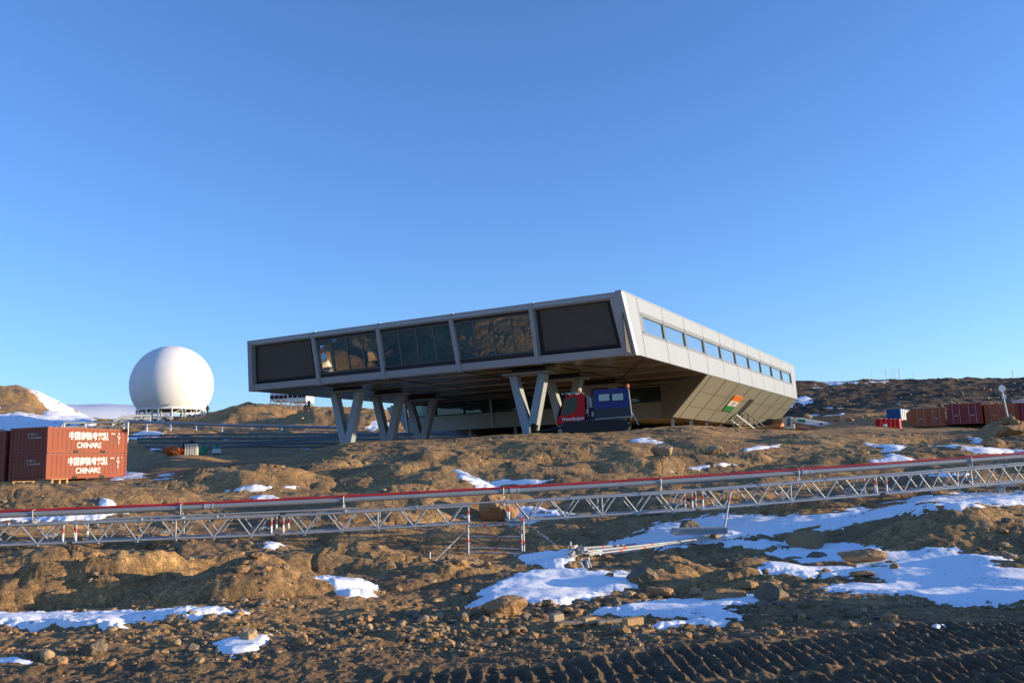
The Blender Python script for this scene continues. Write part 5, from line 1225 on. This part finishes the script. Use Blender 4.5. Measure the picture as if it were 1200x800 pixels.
# ------------------------------------------------------------------ people (tiny, far away)
def person(px, py, Y, lab, h=1.75, walk=.25, rz=0, arm=.1):
    q = atY(px, py, Y); z = hgt(q[0], q[1]); s = h/1.75
    J = {'pel': (0, 0, .93), 'ch': (0, .02, 1.28), 'nk': (0, .02, 1.48), 'hd': (0, 0, 1.60), 'ht': (0, 0, 1.74),
         'sl': (-.19, .01, 1.42), 'sr': (.19, .01, 1.42), 'el': (-.26, .02+arm, 1.13), 'er': (.26, .02-arm, 1.13), 'hl': (-.25, -.06+arm, .86), 'hr': (.25, -.10-arm, .88),
         'pl': (-.1, 0, .88), 'pr': (.1, 0, .88), 'kl': (-.11, -.04-walk*.5, .50), 'kr': (.11, -.04+walk*.5, .50), 'al': (-.11, .02-walk, .09), 'ar': (.11, .02+walk, .09), 'tl': (-.12, -.15-walk, .04), 'tr': (.12, -.13+walk, .04)}
    E_ = [('pel', 'ch'), ('ch', 'nk'), ('nk', 'hd'), ('hd', 'ht'), ('nk', 'sl'), ('nk', 'sr'), ('sl', 'el'), ('sr', 'er'), ('el', 'hl'), ('er', 'hr'), ('pel', 'pl'), ('pel', 'pr'), ('pl', 'kl'), ('pr', 'kr'), ('kl', 'al'), ('kr', 'ar'), ('al', 'tl'), ('ar', 'tr')]
    Rr = {'pel': .15, 'ch': .17, 'nk': .07, 'hd': .10, 'ht': .08, 'sl': .09, 'sr': .09, 'el': .06, 'er': .06, 'hl': .045, 'hr': .045, 'pl': .11, 'pr': .11, 'kl': .075, 'kr': .075, 'al': .055, 'ar': .055, 'tl': .045, 'tr': .045}
    K = list(J); me = bpy.data.meshes.new('person'); me.from_pydata([Vector(J[k])*s for k in K], [(K.index(a), K.index(b)) for a, b in E_], []); me.update()
    o = bpy.data.objects.new('person', me); COL.objects.link(o); sk_ = o.modifiers.new('skin', 'SKIN')
    for i, k in enumerate(K): v = me.skin_vertices[0].data[i]; v.radius = (Rr[k]*s, Rr[k]*s); v.use_root = (k == 'pel')
    ss = o.modifiers.new('sub', 'SUBSURF'); ss.levels = 1; ss.render_levels = 2
    me.materials.append(M['cloth']); o.location = (q[0], q[1], z); o.rotation_euler = (0, 0, rz)
    tag(o, lab, 'person', 'distant people on the ridge'); return o
person(358.5, 478, 124, 'person in dark clothing standing left of another below the white hut', rz=.4, walk=.08)
person(362, 482, 120, 'person in dark clothing walking downhill right of another below the white hut', rz=-.5, walk=.28)
person(243, 489, 136, 'person in dark clothing standing beside the dome base', rz=1.2, walk=.05)
person(386.5, 492, 117, 'person in pale clothing on the slope left of the first V column', h=1.0, rz=.2, walk=.1)
# ------------------------------------------------------------------ machinery beyond the building corner
Yd = 78
def dp(px, py, Y=Yd): return Vector(tuple(atY(px, py, Y)))
o_ = dp(955, 500); e = empty('crane_boom', o_, 0, 'white and pale green machine boom lying on the ground right of the building', 'machine boom')
def poly(pts, Y, dep): return [dp(x, y, Y)-o_ for x, y in pts], (0, dep, 0)
m = MB(); m.prism(*poly([(931, 489.5), (940, 489.5), (982, 497), (990, 501), (980, 502), (962, 500), (948, 498), (932, 495)], Yd, 1.2)); m.build('boom', 'white', e, bevel=.06)
m = MB(); m.prism(*poly([(936, 490.5), (944, 491.5), (944, 495), (935, 493.5)], Yd-.05, .04)); m.build('green_panel', 'green', e)
m = MB(); m.prism(*poly([(962, 499), (972, 499.5), (973, 504), (961, 504)], Yd-.3, 1.0)); m.build('green_drum', 'green', e, bevel=.05)
MB().tube(dp(962.5, 496.5, Yd-.1)-o_, dp(962.5, 496.5, Yd+.1)-o_, .1, 12).build('pivot', 'black', e)
m = MB(); m.prism(*poly([(983, 497), (988, 497), (988, 501), (983, 501)], Yd-.3, .5)); m.build('end_box', 'white', e)
o2 = dp(926, 502, 80); e = empty('machine_cab', o2, 0, 'blue and white machine cab beside the lying boom', 'machine cab')
m = MB(); m.prism([dp(x, y, 80)-o2 for x, y in ((922, 488), (931, 489), (932, 503), (920, 503))], (0, 1.4, 0)); m.build('cab', 'crate', e, bevel=.08)
m = MB(); m.prism([dp(x, y, 79.95)-o2 for x, y in ((923, 488.5), (926.5, 489), (926.5, 499), (922, 499))], (0, .04, 0)); m.build('blue_door', 'bluep', e)
for px, py, w_, h_, mm, nm, lab in ((914, 504, 12, 9, 'orangep', 'orange_tarpaulin', 'bright orange covered load at the foot of the outside stair'), (941, 505, 20, 6, 'pink', 'orange_mat', 'flat orange load under the lying boom'), (958, 503, 9, 4, 'redband', 'red_load', 'small red load left of the green drum')):
    q = dp(px, py, 76); k = 76/FP; V, F = rock_geo(int(px), 12, 3, 1, .05)
    e = empty(nm, q, 0, lab, 'covered load'); b_ = MB(); b_.v = [tuple(v*np.array([w_*k*.55, .5, h_*k*.7])+np.array([0, 0, h_*k*.35])) for v in V]; b_.f = F; b_.build('cover', mm, e); MB().box((0, 0, .03), (w_*k*.9, .8, .12)).build('skid', 'oldwood', e)
# masts and a mast hut on the right ridge
for px, h_, w_, lab in ((1022, 4.5, .35, 'leftmost thin mast on the right skyline'), (1039, 5.5, .9, 'stout grey mast on the right skyline'), (1045, 5, .3, 'thin mast between the two stouter ones'), (1048.5, 9.5, .28, 'tallest thin mast on the right skyline'), (1054.5, 8, .9, 'broad grey mast right of the tallest one'), (1070.5, 5.5, .4, 'rightmost thin mast on the skyline'), (1188, 3, 1.0, 'stub marker on the skyline at far right')):
    Y = 190; q = atY(px, 446, Y); z = hgt(q[0], q[1]); k = Y/FP; e = empty('mast', (q[0], q[1], z), 0, lab, 'mast', 'masts on the right skyline')
    H_ = h_*k+1.3; MB().tube((0, 0, -.5), (0, 0, H_), w_*k*.5, 8, w_*k*.4).build('pole', 'galv', e); MB().tube((0, 0, -.3), (0, 0, .25), w_*k*.9+.1, 10).build('foot', 'stone', e)
    MB().beam((-w_*k*.9-.1, 0, H_*.8), (w_*k*.9+.1, 0, H_*.8), .06, .06).build('crossarm', 'galv', e)
# ------------------------------------------------------------------ fog bank on the horizon (kilometres away)
m = MB(); n = 80
for i in range(n+1):
    a_ = math.radians(-58+i*36.5/n); R_ = 5200; zt = (atY(120, 480, 5200)[2])*(1+.006*math.sin(i*.9))
    for rr_, zz_ in ((R_, -5), (R_-60, zt*.5), (R_, zt*.85), (R_+150, zt), (R_+500, zt*.9), (R_+700, -5)): m.v.append((rr_*math.sin(a_), rr_*math.cos(a_), zz_))
for i in range(n):
    for j in range(5): m.f.append((i*6+j, i*6+j+1, (i+1)*6+j+1, (i+1)*6+j))
tag(m.build('fog_bank', 'cloud', None, smooth=True), 'low pale fog bank on the horizon left of the dome', 'fog', kind='stuff')
# ------------------------------------------------------------------ camera, sky, sun
cd = bpy.data.cameras.new('camera'); cam = bpy.data.objects.new('camera', cd); COL.objects.link(cam)
cd.sensor_width = 36; cd.sensor_fit = 'HORIZONTAL'; cd.lens = FP/1200*36; cd.clip_start = .1; cd.clip_end = 20000
mw = Matrix.Identity(4)
for i in range(3): mw[i][0] = Rv[i]; mw[i][1] = Uv[i]; mw[i][2] = -Fv[i]; mw[i][3] = CAM[i]
cam.matrix_world = mw; SC.camera = cam
SUN_EL = math.radians(7.2); SUN_AZ = math.radians(92)      # azimuth clockwise from the view direction (+Y)
wd = bpy.data.worlds.new('World'); SC.world = wd; wd.use_nodes = True
N = wd.node_tree.nodes; L = wd.node_tree.links
sk = N.new('ShaderNodeTexSky'); sk.sky_type = 'NISHITA'; sk.sun_disc = False
sk.sun_elevation = SUN_EL; sk.sun_rotation = SUN_AZ; sk.altitude = 0; sk.air_density = 1.0; sk.dust_density = .3; sk.ozone_density = 2.5
bg = N['Background']; bg.inputs['Strength'].default_value = .15; tn = N.new('ShaderNodeMix'); tn.data_type = 'RGBA'; tn.blend_type = 'MULTIPLY'; tn.inputs['Factor'].default_value = 1; tn.inputs['B'].default_value = (.80, 1.03, 1.54, 1)
L.new(sk.outputs['Color'], tn.inputs['A']); L.new(tn.outputs['Result'], bg.inputs['Color'])
sd = bpy.data.lights.new('sun', 'SUN'); sd.energy = 5.0; sd.angle = math.radians(.53); sd.color = (1, .79, .50)
so = bpy.data.objects.new('sun', sd); COL.objects.link(so)
dv = Vector((math.sin(SUN_AZ)*math.cos(SUN_EL), math.cos(SUN_AZ)*math.cos(SUN_EL), math.sin(SUN_EL)))
so.rotation_euler = dv.to_track_quat('Z', 'Y').to_euler(); so.location = dv*50
vs = SC.view_settings; vs.view_transform = 'Standard'; vs.look = 'None'; vs.gamma = 1; vs.use_curve_mapping = False; vs.exposure = .70
SC.cycles.max_bounces = 6; SC.cycles.use_denoising = True
